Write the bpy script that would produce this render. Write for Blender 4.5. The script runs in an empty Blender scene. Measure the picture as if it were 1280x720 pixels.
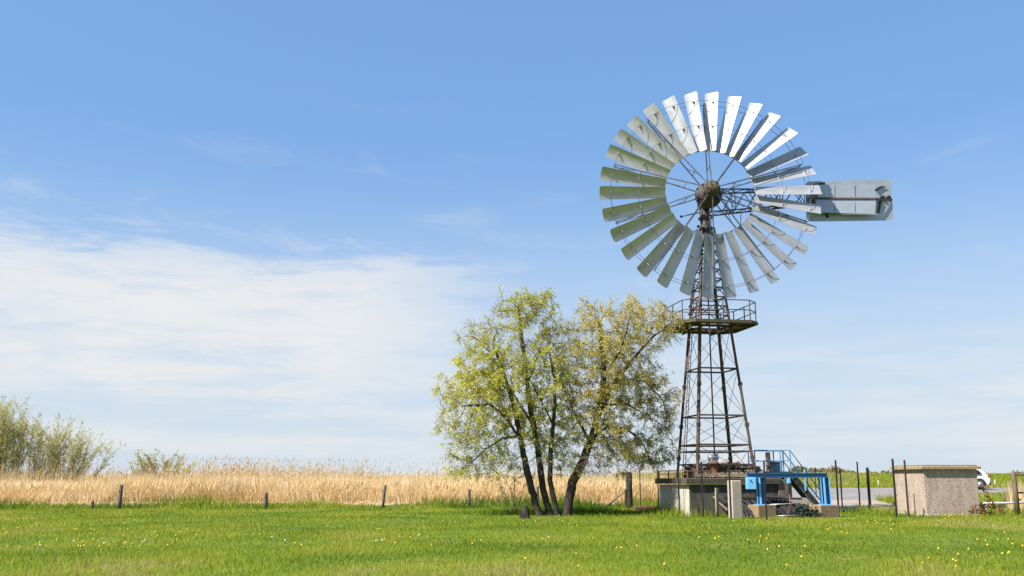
import bpy, math, random
import numpy as np
from mathutils import Vector, Matrix

random.seed(7)
R = math.radians
C = bpy.context.scene.collection
scene = bpy.context.scene

# ---------------------------------------------------------------- camera model (1280x720 measurements)
F = 1200.0
HORIZON = 598.0
PITCH = math.atan((HORIZON - 360) / F)
CT, ST = math.cos(PITCH), math.sin(PITCH)
EYE = 1.65

def ray(px, py):
    u = (px - 640) / F
    v = (360 - py) / F
    return u, CT - v * ST, ST + v * CT

def at(px, py, Y):
    x, y, z = ray(px, py)
    t = Y / y
    return Vector((x * t, Y, EYE + z * t))

def atx(px, Y, z):
    """world point at depth Y and height z that is seen in column px"""
    zc = Y * CT + (z - EYE) * ST
    return Vector(((px - 640) / F * zc, Y, z))

def smooth(a, b, x):
    t = np.clip((x - a) / (b - a), 0, 1)
    return t * t * (3 - 2 * t)

def terrain(x, y):
    x = np.asarray(x, float); y = np.asarray(y, float)
    ramp = smooth(10.5, 14.0, x) * 0.95 * np.clip((y - 47.0) / 24.0, 0, 1)
    dike = np.clip((y - 82) / 7.0, 0, 1)
    back = np.clip((y - 97) / 9.0, 0, 1)
    crest = 2.0 - 0.04 * smooth(-40, 10, x)
    z = ramp + (crest - ramp) * dike
    z = z * (1 - back)
    z = z + 0.035 * np.sin(x * 0.55 + 1.1) * np.sin(y * 0.43 + 0.3) * smooth(10, 20, y) * (1 - smooth(40, 44, y))
    return z

def ground_y(px, py):
    """first terrain hit along a pixel's ray"""
    x, y, z = ray(px, py)
    Y = 8.0
    while Y < 120:
        t = Y / y
        if EYE + z * t <= float(terrain(x * t, Y)):
            return Y
        Y += 0.05
    return 120.0

def gpt(px, py):
    Y = ground_y(px, py)
    p = at(px, py, Y)
    p.z = float(terrain(p.x, p.y))
    return p

# ---------------------------------------------------------------- materials
def new_mat(name):
    m = bpy.data.materials.new(name)
    m.use_nodes = True
    nt = m.node_tree
    for n in list(nt.nodes):
        nt.nodes.remove(n)
    out = nt.nodes.new('ShaderNodeOutputMaterial')
    return m, nt, out

def ramp_node(nt, stops):
    r = nt.nodes.new('ShaderNodeValToRGB')
    e = r.color_ramp.elements
    while len(e) < len(stops):
        e.new(0.5)
    for k, (p, c) in enumerate(stops):
        e[k].position = p
        e[k].color = (c[0], c[1], c[2], 1)
    return r

def surf(name, c1, c2=None, scale=4.0, rough=0.7, metal=0.0, bump=0.0, bscale=40.0, stretch=(1, 1, 1), lo=0.35, hi=0.65,
         spots=None, spot_scale=3.0, spot_at=(0.58, 0.66), spec=0.5, detail=6.0, vary=0.0):
    """principled surface with two-tone noise, optional patches of a third colour and fine bump"""
    m, nt, out = new_mat(name)
    k_ = .78 if metal > .4 else .74
    c1 = tuple(q * k_ for q in c1); c2 = tuple(q * k_ for q in c2) if c2 else None; spots = tuple(q * k_ for q in spots) if spots else None
    b = nt.nodes.new('ShaderNodeBsdfPrincipled')
    nt.links.new(b.outputs[0], out.inputs[0])
    b.inputs['Roughness'].default_value = rough
    b.inputs['Metallic'].default_value = metal
    b.inputs['Specular IOR Level'].default_value = spec
    tc = nt.nodes.new('ShaderNodeTexCoord')
    mp = nt.nodes.new('ShaderNodeMapping')
    mp.inputs['Scale'].default_value = stretch
    nt.links.new(tc.outputs['Object'], mp.inputs['Vector'])
    if vary:      # every copy gets its own stains
        oi = nt.nodes.new('ShaderNodeObjectInfo')
        ml = nt.nodes.new('ShaderNodeMath'); ml.operation = 'MULTIPLY'; ml.inputs[1].default_value = 61.0
        nt.links.new(oi.outputs['Random'], ml.inputs[0]); nt.links.new(ml.outputs[0], mp.inputs['Location'])
    n = nt.nodes.new('ShaderNodeTexNoise')
    n.inputs['Scale'].default_value = scale
    n.inputs['Detail'].default_value = detail
    n.inputs['Roughness'].default_value = 0.62
    nt.links.new(mp.outputs[0], n.inputs['Vector'])
    r = ramp_node(nt, [(lo, c1), (hi, c2 or c1)])
    nt.links.new(n.outputs['Fac'], r.inputs[0])
    col = r.outputs[0]
    if spots:
        n2 = nt.nodes.new('ShaderNodeTexNoise')
        n2.inputs['Scale'].default_value = spot_scale
        n2.inputs['Detail'].default_value = 8
        n2.inputs['Roughness'].default_value = 0.7
        nt.links.new(mp.outputs[0], n2.inputs['Vector'])
        r2 = ramp_node(nt, [(spot_at[0], (0, 0, 0)), (spot_at[1], (1, 1, 1))])
        nt.links.new(n2.outputs['Fac'], r2.inputs[0])
        mx = nt.nodes.new('ShaderNodeMixRGB')
        nt.links.new(r2.outputs[0], mx.inputs[0])
        nt.links.new(col, mx.inputs[1])
        mx.inputs[2].default_value = (*spots, 1)
        col = mx.outputs[0]
    if vary:
        hv = nt.nodes.new('ShaderNodeHueSaturation')
        mr_ = nt.nodes.new('ShaderNodeMapRange'); mr_.inputs['To Min'].default_value = 1 - vary; mr_.inputs['To Max'].default_value = 1 + vary
        nt.links.new(oi.outputs['Random'], mr_.inputs['Value']); nt.links.new(mr_.outputs[0], hv.inputs['Value'])
        nt.links.new(col, hv.inputs['Color']); col = hv.outputs[0]
    nt.links.new(col, b.inputs['Base Color'])
    if bump:
        n3 = nt.nodes.new('ShaderNodeTexNoise')
        n3.inputs['Scale'].default_value = bscale
        n3.inputs['Detail'].default_value = 5
        nt.links.new(mp.outputs[0], n3.inputs['Vector'])
        bp = nt.nodes.new('ShaderNodeBump')
        bp.inputs['Strength'].default_value = bump
        bp.inputs['Distance'].default_value = 0.02
        nt.links.new(n3.outputs['Fac'], bp.inputs['Height'])
        nt.links.new(bp.outputs[0], b.inputs['Normal'])
    return m

def plant_mat(name, stops, trans=0.35, rough=0.6, patch=0.0, patch_scale=0.15, tgain=1.15):
    """foliage: colour picked per leaf from the 'tone' attribute, some light passes through"""
    m, nt, out = new_mat(name)
    a = nt.nodes.new('ShaderNodeAttribute')
    a.attribute_name = 'tone'
    fac = a.outputs['Fac']
    if patch:
        g = nt.nodes.new('ShaderNodeNewGeometry')
        n = nt.nodes.new('ShaderNodeTexNoise')
        n.inputs['Scale'].default_value = patch_scale
        n.inputs['Detail'].default_value = 4
        nt.links.new(g.outputs['Position'], n.inputs['Vector'])
        mm = nt.nodes.new('ShaderNodeMath'); mm.operation = 'MULTIPLY_ADD'
        nt.links.new(n.outputs['Fac'], mm.inputs[0])
        mm.inputs[1].default_value = patch * 2
        mm.inputs[2].default_value = -patch
        ad = nt.nodes.new('ShaderNodeMath'); ad.operation = 'ADD'; ad.use_clamp = True
        nt.links.new(fac, ad.inputs[0]); nt.links.new(mm.outputs[0], ad.inputs[1])
        fac = ad.outputs[0]
    r = ramp_node(nt, stops)
    nt.links.new(fac, r.inputs[0])
    b = nt.nodes.new('ShaderNodeBsdfPrincipled')
    b.inputs['Roughness'].default_value = rough
    b.inputs['Specular IOR Level'].default_value = 0.15
    nt.links.new(r.outputs[0], b.inputs['Base Color'])
    t = nt.nodes.new('ShaderNodeBsdfTranslucent')
    hs = nt.nodes.new('ShaderNodeHueSaturation')
    hs.inputs['Value'].default_value = tgain
    hs.inputs['Saturation'].default_value = 1.1
    nt.links.new(r.outputs[0], hs.inputs['Color'])
    nt.links.new(hs.outputs[0], t.inputs[0])
    mx = nt.nodes.new('ShaderNodeMixShader')
    mx.inputs[0].default_value = trans
    nt.links.new(b.outputs[0], mx.inputs[1]); nt.links.new(t.outputs[0], mx.inputs[2])
    nt.links.new(mx.outputs[0], out.inputs[0])
    return m

MAT = {}
MAT['zinc'] = surf('galvanised sheet', (.46, .46, .465), (.58, .58, .585), scale=1.6, rough=.40, metal=.55, bump=.12, bscale=2.5, spots=(.30, .285, .25), spot_scale=3.5, spot_at=(.54, .78), vary=.11, stretch=(2.2, 2.2, .7))
MAT['vane'] = surf('weathered zinc plate', (.38, .42, .47), (.47, .51, .56), scale=1.6, rough=.5, metal=.45, bump=.05, bscale=8, spots=(.36, .36, .35), spot_scale=4, spot_at=(.6, .75))
MAT['darkiron'] = surf('dark painted iron', (.035, .035, .04), (.07, .065, .065), scale=6, rough=.55, metal=.3, spots=(.12, .06, .035), spot_scale=7)
MAT['spoke'] = surf('grey iron rod', (.06, .065, .08), (.20, .20, .21), scale=3, rough=.5, metal=.5, spots=(.13, .08, .05), spot_scale=6)
MAT['rust_iron'] = surf('rusting tower iron', (.060, .046, .042), (.15, .085, .058), scale=3, rough=.75, metal=.15, bump=.3, bscale=30, spots=(.21, .105, .05), spot_scale=2.5)
MAT['rust'] = surf('rust', (.16, .055, .025), (.30, .12, .05), scale=5, rough=.85, bump=.4, bscale=30, spots=(.07, .035, .025), spot_scale=6)
MAT['deck'] = surf('mossy deck grating', (.06, .052, .03), (.12, .10, .055), scale=5, rough=.85, bump=.3, bscale=20)
MAT['hub'] = surf('greasy hub casting', (.022, .02, .018), (.06, .048, .034), scale=5, rough=.7, bump=.6, bscale=14, spots=(.12, .08, .035), spot_scale=8, spot_at=(.60, .66))
MAT['cap'] = surf('greased golden hub cap', (.05, .038, .022), (.21, .155, .08), scale=16, rough=.65, bump=.9, bscale=14, spots=(.06, .05, .035), spot_scale=9, spot_at=(.55, .6))
MAT['steelgrey'] = surf('bare grey steel', (.30, .31, .33), (.42, .43, .45), scale=6, rough=.45, metal=.5)
MAT['concrete'] = surf('stained concrete', (.44, .395, .33), (.60, .55, .47), scale=2.2, rough=.9, bump=.35, bscale=25, stretch=(1.4, 1.4, .22), spots=(.20, .19, .17), spot_scale=2.4, spot_at=(.54, .72))
MAT['oldconcrete'] = surf('dark weathered concrete', (.105, .09, .07), (.20, .172, .135), scale=3, rough=.92, bump=.4, bscale=20, spots=(.05, .045, .035), spot_scale=2.5)
MAT['slabdark'] = surf('blackened slab edge', (.050, .041, .032), (.105, .086, .066), scale=4, rough=.92, bump=.5, bscale=18, spots=(.03, .026, .02), spot_scale=4)
MAT['whiteconcrete'] = surf('pale concrete post', (.40, .33, .27), (.52, .44, .36), scale=4, rough=.9, bump=.3, bscale=30, stretch=(1, 1, .4), spots=(.38, .34, .29), spot_scale=4)
MAT['tanconcrete'] = surf('tan concrete footing', (.24, .155, .080), (.33, .225, .125), scale=4, rough=.9, bump=.3, bscale=30, spots=(.27, .22, .15), spot_scale=3)
MAT['blue'] = surf('blue gloss paint', (.010, .15, .38), (.016, .19, .44), scale=3, rough=.34, spots=(.09, .065, .05), spot_scale=9, spot_at=(.63, .70))
MAT['deepblue'] = surf('deep blue paint', (.010, .095, .27), (.015, .13, .33), scale=3, rough=.4, spots=(.07, .05, .04), spot_scale=9, spot_at=(.63, .70))
MAT['lightblue'] = surf('light blue paint', (.16, .50, .86), (.20, .55, .88), scale=3, rough=.35, spots=(.14, .42, .7), spot_scale=5)
MAT['railblue'] = surf('faded blue rail paint', (.10, .29, .55), (.16, .36, .60), scale=4, rough=.45)
MAT['black'] = surf('black tarred steel', (.012, .012, .013), (.03, .028, .026), scale=5, rough=.6)
MAT['wood'] = surf('old brown timber', (.13, .085, .05), (.24, .165, .10), scale=3, rough=.85, bump=.5, bscale=12, stretch=(3, 3, .5), spots=(.09, .06, .04), spot_scale=5)
MAT['greywood'] = surf('weathered grey timber', (.075, .065, .055), (.15, .13, .11), scale=4, rough=.9, bump=.5, bscale=16, stretch=(3, 3, .5))
MAT['tanwood'] = surf('tan timber post', (.30, .23, .15), (.42, .33, .23), scale=4, rough=.85, bump=.4, bscale=18, stretch=(3, 3, .5), spots=(.2, .15, .1), spot_scale=4)
MAT['thatch'] = surf('rotten brown boards', (.10, .076, .05), (.21, .16, .10), scale=4, rough=.9, bump=.7, bscale=14, spots=(.07, .055, .04), spot_scale=5, spot_at=(.5, .56))
MAT['bark'] = surf('dark tree bark', (.022, .016, .012), (.062, .046, .033), scale=6, rough=.95, bump=.9, bscale=14, stretch=(2, 2, .5), spots=(.065, .065, .034), spot_scale=3, spot_at=(.6, .72))
MAT['twigbark'] = surf('grey twig bark', (.17, .14, .10), (.28, .23, .16), scale=6, rough=.9)
MAT['postiron'] = surf('dark fence iron', (.022, .022, .026), (.045, .042, .045), scale=6, rough=.55, metal=.3, spots=(.10, .05, .03), spot_scale=5, spot_at=(.6, .7))
MAT['rustpost'] = surf('rusty fence iron', (.05, .032, .028), (.10, .05, .035), scale=6, rough=.7, metal=.2, spots=(.16, .075, .04), spot_scale=4)
MAT['roofcap'] = surf('mossy shed roof slab', (.24, .175, .10), (.37, .28, .17), scale=7, rough=.95, bump=.6, bscale=30, spots=(.20, .15, .08), spot_scale=8)
MAT['white'] = surf('white car paint', (.80, .80, .80), (.82, .82, .82), scale=2, rough=.22)
MAT['glass'] = surf('dark car glass', (.015, .018, .02), (.02, .022, .025), rough=.08)
MAT['rubber'] = surf('black rubber', (.015, .015, .015), (.025, .025, .025), rough=.85)
MAT['redlamp'] = surf('red tail lamp lens', (.40, .015, .015), (.45, .02, .02), rough=.2)
MAT['whitepaint'] = surf('white paint', (.78, .78, .77), (.82, .82, .80), rough=.5)
MAT['palesteel'] = surf('pale galvanised tube', (.55, .60, .64), (.66, .70, .73), scale=6, rough=.45, metal=.2)
MAT['net'] = surf('dark green netting', (.012, .030, .020), (.03, .055, .037), scale=9, rough=.9, bump=1.0, bscale=30)
MAT['yellow'] = surf('dandelion yellow', (.85, .56, .01), (.90, .64, .02), scale=60, rough=.7)
MAT['daisy'] = surf('daisy white', (.80, .80, .78), (.82, .82, .80), rough=.7)
MAT['stem'] = surf('flower stem green', (.10, .18, .04), (.14, .22, .05), rough=.7)
MAT['dock'] = surf('withered rust brown weed', (.22, .085, .035), (.36, .16, .07), scale=9, rough=.9)
MAT['brick'] = surf('rust red low edging', (.12, .045, .028), (.20, .085, .055), scale=6, rough=.9, bump=.4)
MAT['asphalt'] = surf('worn grey asphalt', (.19, .178, .165), (.25, .235, .22), scale=.8, rough=.95, bump=.2, bscale=60, spots=(.15, .14, .13), spot_scale=.5)
MAT['gravel'] = surf('pinkish gravel', (.31, .245, .20), (.39, .315, .26), scale=3, rough=.95, bump=.4, bscale=50, spots=(.28, .23, .19), spot_scale=1)

def pebble_mat():
    m, nt, out = new_mat('pebbledash render')
    b = nt.nodes.new('ShaderNodeBsdfPrincipled'); nt.links.new(b.outputs[0], out.inputs[0])
    b.inputs['Roughness'].default_value = .92
    tc = nt.nodes.new('ShaderNodeTexCoord')
    v = nt.nodes.new('ShaderNodeTexVoronoi'); v.inputs['Scale'].default_value = 26
    nt.links.new(tc.outputs['Object'], v.inputs['Vector'])
    r = ramp_node(nt, [(.0, (.26, .195, .155)), (.35, (.325, .252, .205)), (.7, (.38, .298, .245)), (1, (.43, .345, .285))])
    sp = nt.nodes.new('ShaderNodeSeparateColor'); nt.links.new(v.outputs['Color'], sp.inputs[0])
    nt.links.new(sp.outputs[0], r.inputs[0])
    n = nt.nodes.new('ShaderNodeTexNoise'); n.inputs['Scale'].default_value = 2.2; n.inputs['Detail'].default_value = 5
    mps = nt.nodes.new('ShaderNodeMapping'); mps.inputs['Scale'].default_value = (2.2, 2.2, .45)
    nt.links.new(tc.outputs['Object'], mps.inputs['Vector']); nt.links.new(mps.outputs[0], n.inputs['Vector'])
    r2 = ramp_node(nt, [(.32, (.80, .775, .75)), (.6, (1, 1, 1))])
    nt.links.new(n.outputs['Fac'], r2.inputs[0])
    mx = nt.nodes.new('ShaderNodeMixRGB'); mx.blend_type = 'MULTIPLY'; mx.inputs[0].default_value = 1
    nt.links.new(r.outputs[0], mx.inputs[1]); nt.links.new(r2.outputs[0], mx.inputs[2])
    nt.links.new(mx.outputs[0], b.inputs['Base Color'])
    bp = nt.nodes.new('ShaderNodeBump'); bp.inputs['Strength'].default_value = .6; bp.inputs['Distance'].default_value = .015
    nt.links.new(v.outputs['Distance'], bp.inputs['Height']); nt.links.new(bp.outputs[0], b.inputs['Normal'])
    return m
MAT['pebble'] = pebble_mat()

# ---------------------------------------------------------------- mesh builder
class MB:
    """collects shapes in world space; build() links them as one mesh object"""
    def __init__(self):
        self.v = []; self.f = []; self.sm = []
    def _add(self, vs, fs, smooth=False):
        o = len(self.v)
        self.v += [Vector(p) for p in vs]
        self.f += [tuple(i + o for i in f) for f in fs]
        self.sm += [smooth] * len(fs)
        return self
    def box(self, c, s, rz=0.0, rot=None):
        M_ = rot or Matrix.Rotation(rz, 3, 'Z')
        c = Vector(c)
        vs = [c + M_ @ Vector((s[0] / 2 * a, s[1] / 2 * b, s[2] / 2 * d)) for a in (-1, 1) for b in (-1, 1) for d in (-1, 1)]
        return self._add(vs, [(0, 1, 3, 2), (4, 6, 7, 5), (0, 4, 5, 1), (2, 3, 7, 6), (0, 2, 6, 4), (1, 5, 7, 3)])
    def bbox(self, c, s, rz=0.0, bv=0.01):
        """box with chamfered vertical and top edges"""
        x, y, z = s[0] / 2, s[1] / 2, s[2] / 2
        M_ = Matrix.Rotation(rz, 3, 'Z'); c = Vector(c)
        def ring(dx, dz):
            return [(-x + dx + bv, -y + dx, dz), (x - dx - bv, -y + dx, dz), (x - dx, -y + dx + bv, dz), (x - dx, y - dx - bv, dz),
                    (x - dx - bv, y - dx, dz), (-x + dx + bv, y - dx, dz), (-x + dx, y - dx - bv, dz), (-x + dx, -y + dx + bv, dz)]
        rings = [ring(0, -z), ring(0, z - bv), ring(bv, z)]
        vs = [c + M_ @ Vector(p) for r_ in rings for p in r_]
        fs = [tuple(range(7, -1, -1)), tuple(range(16, 24))]
        for k in range(2):
            for i in range(8):
                j = (i + 1) % 8
                fs.append((k * 8 + i, k * 8 + j, k * 8 + 8 + j, k * 8 + 8 + i))
        return self._add(vs, fs)
    def frame(self, p0, p1, up=None):
        d = (Vector(p1) - Vector(p0)).normalized()
        u = Vector(up) if up else (Vector((0, 0, 1)) if abs(d.z) < .95 else Vector((0, 1, 0)))
        s = d.cross(u).normalized()
        u = s.cross(d).normalized()
        return d, s, u
    def bar(self, p0, p1, w, h, up=None):
        p0, p1 = Vector(p0), Vector(p1)
        d, s, u = self.frame(p0, p1, up)
        vs = [p + s * (w / 2 * a) + u * (h / 2 * b) for p in (p0, p1) for a, b in ((-1, -1), (1, -1), (1, 1), (-1, 1))]
        return self._add(vs, [(3, 2, 1, 0), (4, 5, 6, 7), (0, 1, 5, 4), (1, 2, 6, 5), (2, 3, 7, 6), (3, 0, 4, 7)])
    def angle(self, p0, p1, w, t, up=None, flip=1):
        """L-section iron"""
        p0, p1 = Vector(p0), Vector(p1)
        d, s, u = self.frame(p0, p1, up)
        s = s * flip
        prof = [(0, 0), (w, 0), (w, t), (t, t), (t, w), (0, w)]
        vs = [p + s * (a - w / 3) + u * (b - w / 3) for p in (p0, p1) for a, b in prof]
        fs = [(5, 4, 3, 2, 1, 0), (6, 7, 8, 9, 10, 11)] + [(i, (i + 1) % 6, 6 + (i + 1) % 6, 6 + i) for i in range(6)]
        return self._add(vs, fs)
    def hbeam(self, p0, p1, w, h, t=.02, up=None):
        """H-section: web and two flanges as one closed outline"""
        p0, p1 = Vector(p0), Vector(p1)
        d, s, u = self.frame(p0, p1, up)
        a, b = w / 2, h / 2
        prof = [(-a, -b), (a, -b), (a, -b + t), (t / 2, -b + t), (t / 2, b - t), (a, b - t), (a, b), (-a, b), (-a, b - t), (-t / 2, b - t), (-t / 2, -b + t), (-a, -b + t)]
        n = len(prof)
        vs = [p + s * x + u * y for p in (p0, p1) for x, y in prof]
        fs = [tuple(range(n - 1, -1, -1)), tuple(range(n, 2 * n))] + [(i, (i + 1) % n, n + (i + 1) % n, n + i) for i in range(n)]
        return self._add(vs, fs)
    def tube(self, pts, rad, n=8, cap=True):
        pts = [Vector(p) for p in pts]
        if not hasattr(rad, '__len__'):
            rad = [rad] * len(pts)
        vs = []; fs = []
        ref = None
        for k, p in enumerate(pts):
            d = (pts[min(k + 1, len(pts) - 1)] - pts[max(k - 1, 0)]).normalized()
            if ref is None:
                ref = Vector((0, 0, 1)) if abs(d.z) < .9 else Vector((1, 0, 0))
            s = d.cross(ref)
            if s.length < 1e-4:
                s = d.orthogonal()
            s.normalize(); u = s.cross(d).normalized(); ref = u
            for i in range(n):
                a = 2 * math.pi * i / n
                vs.append(p + (s * math.cos(a) + u * math.sin(a)) * rad[k])
        for k in range(len(pts) - 1):
            for i in range(n):
                j = (i + 1) % n
                fs.append((k * n + i, k * n + j, (k + 1) * n + j, (k + 1) * n + i))
        self._add(vs, fs, True)
        if cap:
            o = len(self.v) - len(vs)
            self.f.append(tuple(o + i for i in range(n - 1, -1, -1))); self.sm.append(False)
            self.f.append(tuple(o + (len(pts) - 1) * n + i for i in range(n))); self.sm.append(False)
        return self
    def prism(self, outline, vec):
        """planar outline (3D points) extruded by vec"""
        a = [Vector(p) for p in outline]; n = len(a); vec = Vector(vec)
        vs = a + [p + vec for p in a]
        fs = [tuple(range(n - 1, -1, -1)), tuple(range(n, 2 * n))] + [(i, (i + 1) % n, n + (i + 1) % n, n + i) for i in range(n)]
        return self._add(vs, fs)
    def lathe(self, base, axis, prof, n=20, smooth=True):
        base = Vector(base); ax = Vector(axis).normalized()
        s = ax.orthogonal().normalized(); u = ax.cross(s)
        vs = []; fs = []
        for (r_, t) in prof:
            for i in range(n):
                a = 2 * math.pi * i / n
                vs.append(base + ax * t + (s * math.cos(a) + u * math.sin(a)) * r_)
        for k in range(len(prof) - 1):
            for i in range(n):
                j = (i + 1) % n
                fs.append((k * n + i, k * n + j, (k + 1) * n + j, (k + 1) * n + i))
        self._add(vs, fs, smooth)
        o = len(self.v) - len(vs)
        self.f.append(tuple(o + i for i in range(n - 1, -1, -1))); self.sm.append(False)
        self.f.append(tuple(o + (len(prof) - 1) * n + i for i in range(n))); self.sm.append(False)
        return self
    def build(self, name, mat, parent=None, loc=None):
        me = bpy.data.meshes.new(name)
        o = bpy.data.objects.new(name, me)
        base = Vector(loc) if loc is not None else Vector((0, 0, 0))
        off = base.copy()
        p = parent
        while p is not None:
            off += p.location
            p = p.parent
        me.from_pydata([tuple(q - off) for q in self.v], [], self.f)
        me.polygons.foreach_set('use_smooth', self.sm)
        for mm in (mat if isinstance(mat, (list, tuple)) else [mat]):
            me.materials.append(MAT[mm] if isinstance(mm, str) else mm)
        me.update()
        o.location = base
        if parent:
            o.parent = parent
        C.objects.link(o)
        return o

def tag(o, label=None, cat=None, group=None, kind=None):
    if label: o['label'] = label
    if cat: o['category'] = cat
    if group: o['group'] = group
    if kind: o['kind'] = kind
    return o

def empty(name, loc, label=None, cat=None, group=None):
    o = bpy.data.objects.new(name, None)
    o.location = loc
    o.empty_display_size = .2
    C.objects.link(o)
    return tag(o, label, cat, group)

def np_mesh(name, verts, faces, mat, tone=None, parent=None, loc=(0, 0, 0), smooth=False):
    """fast mesh from numpy arrays; faces is (n,3) or (n,4)"""
    verts = np.asarray(verts, np.float32); faces = np.asarray(faces, np.int32)
    off = np.array(loc, np.float32)
    if parent is not None:
        q = parent; 
        while q is not None:
            off = off + np.array(q.location, np.float32); q = q.parent
    me = bpy.data.meshes.new(name)
    k = faces.shape[1]
    me.vertices.add(len(verts)); me.vertices.foreach_set('co', (verts - off).ravel())
    me.loops.add(faces.size); me.loops.foreach_set('vertex_index', faces.ravel())
    me.polygons.add(len(faces)); me.polygons.foreach_set('loop_start', np.arange(0, faces.size, k, dtype=np.int32))
    me.update(calc_edges=True)
    if smooth:
        me.polygons.foreach_set('use_smooth', np.ones(len(faces), bool))
    if tone is not None:
        at_ = me.attributes.new('tone', 'FLOAT', 'POINT')
        at_.data.foreach_set('value', np.asarray(tone, np.float32))
    me.materials.append(MAT[mat] if isinstance(mat, str) else mat)
    o = bpy.data.objects.new(name, me)
    o.location = loc
    if parent is not None: o.parent = parent
    C.objects.link(o)
    return o

rng = np.random.default_rng(11)

def vnoise(x, y, seed=0):
    """cheap smooth 0..1 field"""
    r_ = np.random.default_rng(seed)
    s = np.zeros_like(x); w = 0
    for k in range(9):
        f = 0.18 * 1.45 ** k
        a = r_.uniform(0, 6.28); ph = r_.uniform(0, 6.28)
        amp = 1.0 / (k + 1.2)
        s += amp * np.sin((x * math.cos(a) + y * math.sin(a)) * f + ph + 1.3 * np.sin((x * math.sin(a) - y * math.cos(a)) * f * .7 + ph * 2))
        w += amp
    return np.clip(.5 + s / w * .9, 0, 1)

def inside(poly, x, y):
    c = np.zeros(x.shape, bool)
    n = len(poly)
    for i in range(n):
        x0, y0 = poly[i]; x1, y1 = poly[(i + 1) % n]
        if y0 == y1: continue
        cond = ((y0 > y) != (y1 > y)) & (x < (x1 - x0) * (y - y0) / (y1 - y0) + x0)
        c ^= cond
    return c

# ---------------------------------------------------------------- key positions
PHI = R(9.7)
AX = at(894, 588, 46.0); AXX, AXY = AX.x, 46.0
def T(lx, ly, z):
    return Vector((AXX + lx * math.cos(PHI) - ly * math.sin(PHI), AXY + lx * math.sin(PHI) + ly * math.cos(PHI), z))
PL = 2.08
PLINTH = [tuple(T(a * PL, b * PL, 0))[:2] for a, b in ((-1, -1), (1, -1), (1, 1), (-1, 1))]
SHED_N = Vector((atx(1158.5, 43.4, 0).x, 43.4, 0))

# ---------------------------------------------------------------- ground
def build_ground():
    xs = np.concatenate([np.linspace(-900, -70, 12)[:-1], np.linspace(-70, 90, 161), np.linspace(90, 900, 12)[1:]])
    ys = np.concatenate([np.linspace(-60, 8, 12)[:-1], np.linspace(8, 112, 209), np.linspace(112, 3000, 25)[1:]])
    X, Y = np.meshgrid(xs, ys)
    Z = terrain(X, Y)
    v = np.stack([X.ravel(), Y.ravel(), Z.ravel()], 1)
    nx, ny = len(xs), len(ys)
    i = np.arange(nx * ny).reshape(ny, nx)
    f = np.stack([i[:-1, :-1].ravel(), i[:-1, 1:].ravel(), i[1:, 1:].ravel(), i[1:, :-1].ravel()], 1)
    m, nt, out = new_mat('meadow soil and turf')
    b = nt.nodes.new('ShaderNodeBsdfPrincipled'); nt.links.new(b.outputs[0], out.inputs[0])
    b.inputs['Roughness'].default_value = .95
    b.inputs['Specular IOR Level'].default_value = .1
    g = nt.nodes.new('ShaderNodeNewGeometry')
    n1 = nt.nodes.new('ShaderNodeTexNoise'); n1.inputs['Scale'].default_value = .35; n1.inputs['Detail'].default_value = 8
    n1.inputs['Roughness'].default_value = .65
    nt.links.new(g.outputs['Position'], n1.inputs['Vector'])
    r1 = ramp_node(nt, [(.30, (.060, .100, .008)), (.5, (.095, .135, .012)), (.68, (.15, .145, .03))])
    nt.links.new(n1.outputs['Fac'], r1.inputs[0])
    sx = nt.nodes.new('ShaderNodeSeparateXYZ'); nt.links.new(g.outputs['Position'], sx.inputs[0])
    # straw ground under and behind the reed bed
    def step(sock, a, b_):
        mr = nt.nodes.new('ShaderNodeMapRange'); mr.inputs['From Min'].default_value = a; mr.inputs['From Max'].default_value = b_
        nt.links.new(sock, mr.inputs['Value']); return mr.outputs[0]
    my = step(sx.outputs['Y'], 57, 60); mxl = step(sx.outputs['X'], 12.5, 9.5)
    mu = nt.nodes.new('ShaderNodeMath'); mu.operation = 'MULTIPLY'; nt.links.new(my, mu.inputs[0]); nt.links.new(mxl, mu.inputs[1])
    n2 = nt.nodes.new('ShaderNodeTexNoise'); n2.inputs['Scale'].default_value = 1.2; n2.inputs['Detail'].default_value = 6
    nt.links.new(g.outputs['Position'], n2.inputs['Vector'])
    r2 = ramp_node(nt, [(.3, (.21, .155, .07)), (.7, (.31, .245, .125))])
    nt.links.new(n2.outputs['Fac'], r2.inputs[0])
    mx = nt.nodes.new('ShaderNodeMixRGB'); nt.links.new(mu.outputs[0], mx.inputs[0])
    nt.links.new(r1.outputs[0], mx.inputs[1]); nt.links.new(r2.outputs[0], mx.inputs[2])
    nt.links.new(mx.outputs[0], b.inputs['Base Color'])
    o = np_mesh('ground', v, f, m, smooth=True)
    tag(o, kind='structure')
build_ground()

def sheet(name, mat, rows, nx, dz):
    """paved strip: rows of (Y, x_left, x_right) draped over the terrain"""
    vs = []; fs = []
    for (Y, a, b) in rows:
        for i in range(nx + 1):
            x = a + (b - a) * i / nx
            vs.append((x, Y, float(terrain(x, Y)) + dz))
    for r_ in range(len(rows) - 1):
        for i in range(nx):
            q = r_ * (nx + 1) + i
            fs.append((q, q + 1, q + nx + 2, q + nx + 1))
    o = np_mesh(name, vs, fs, mat)
    return tag(o, kind='structure')

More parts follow.
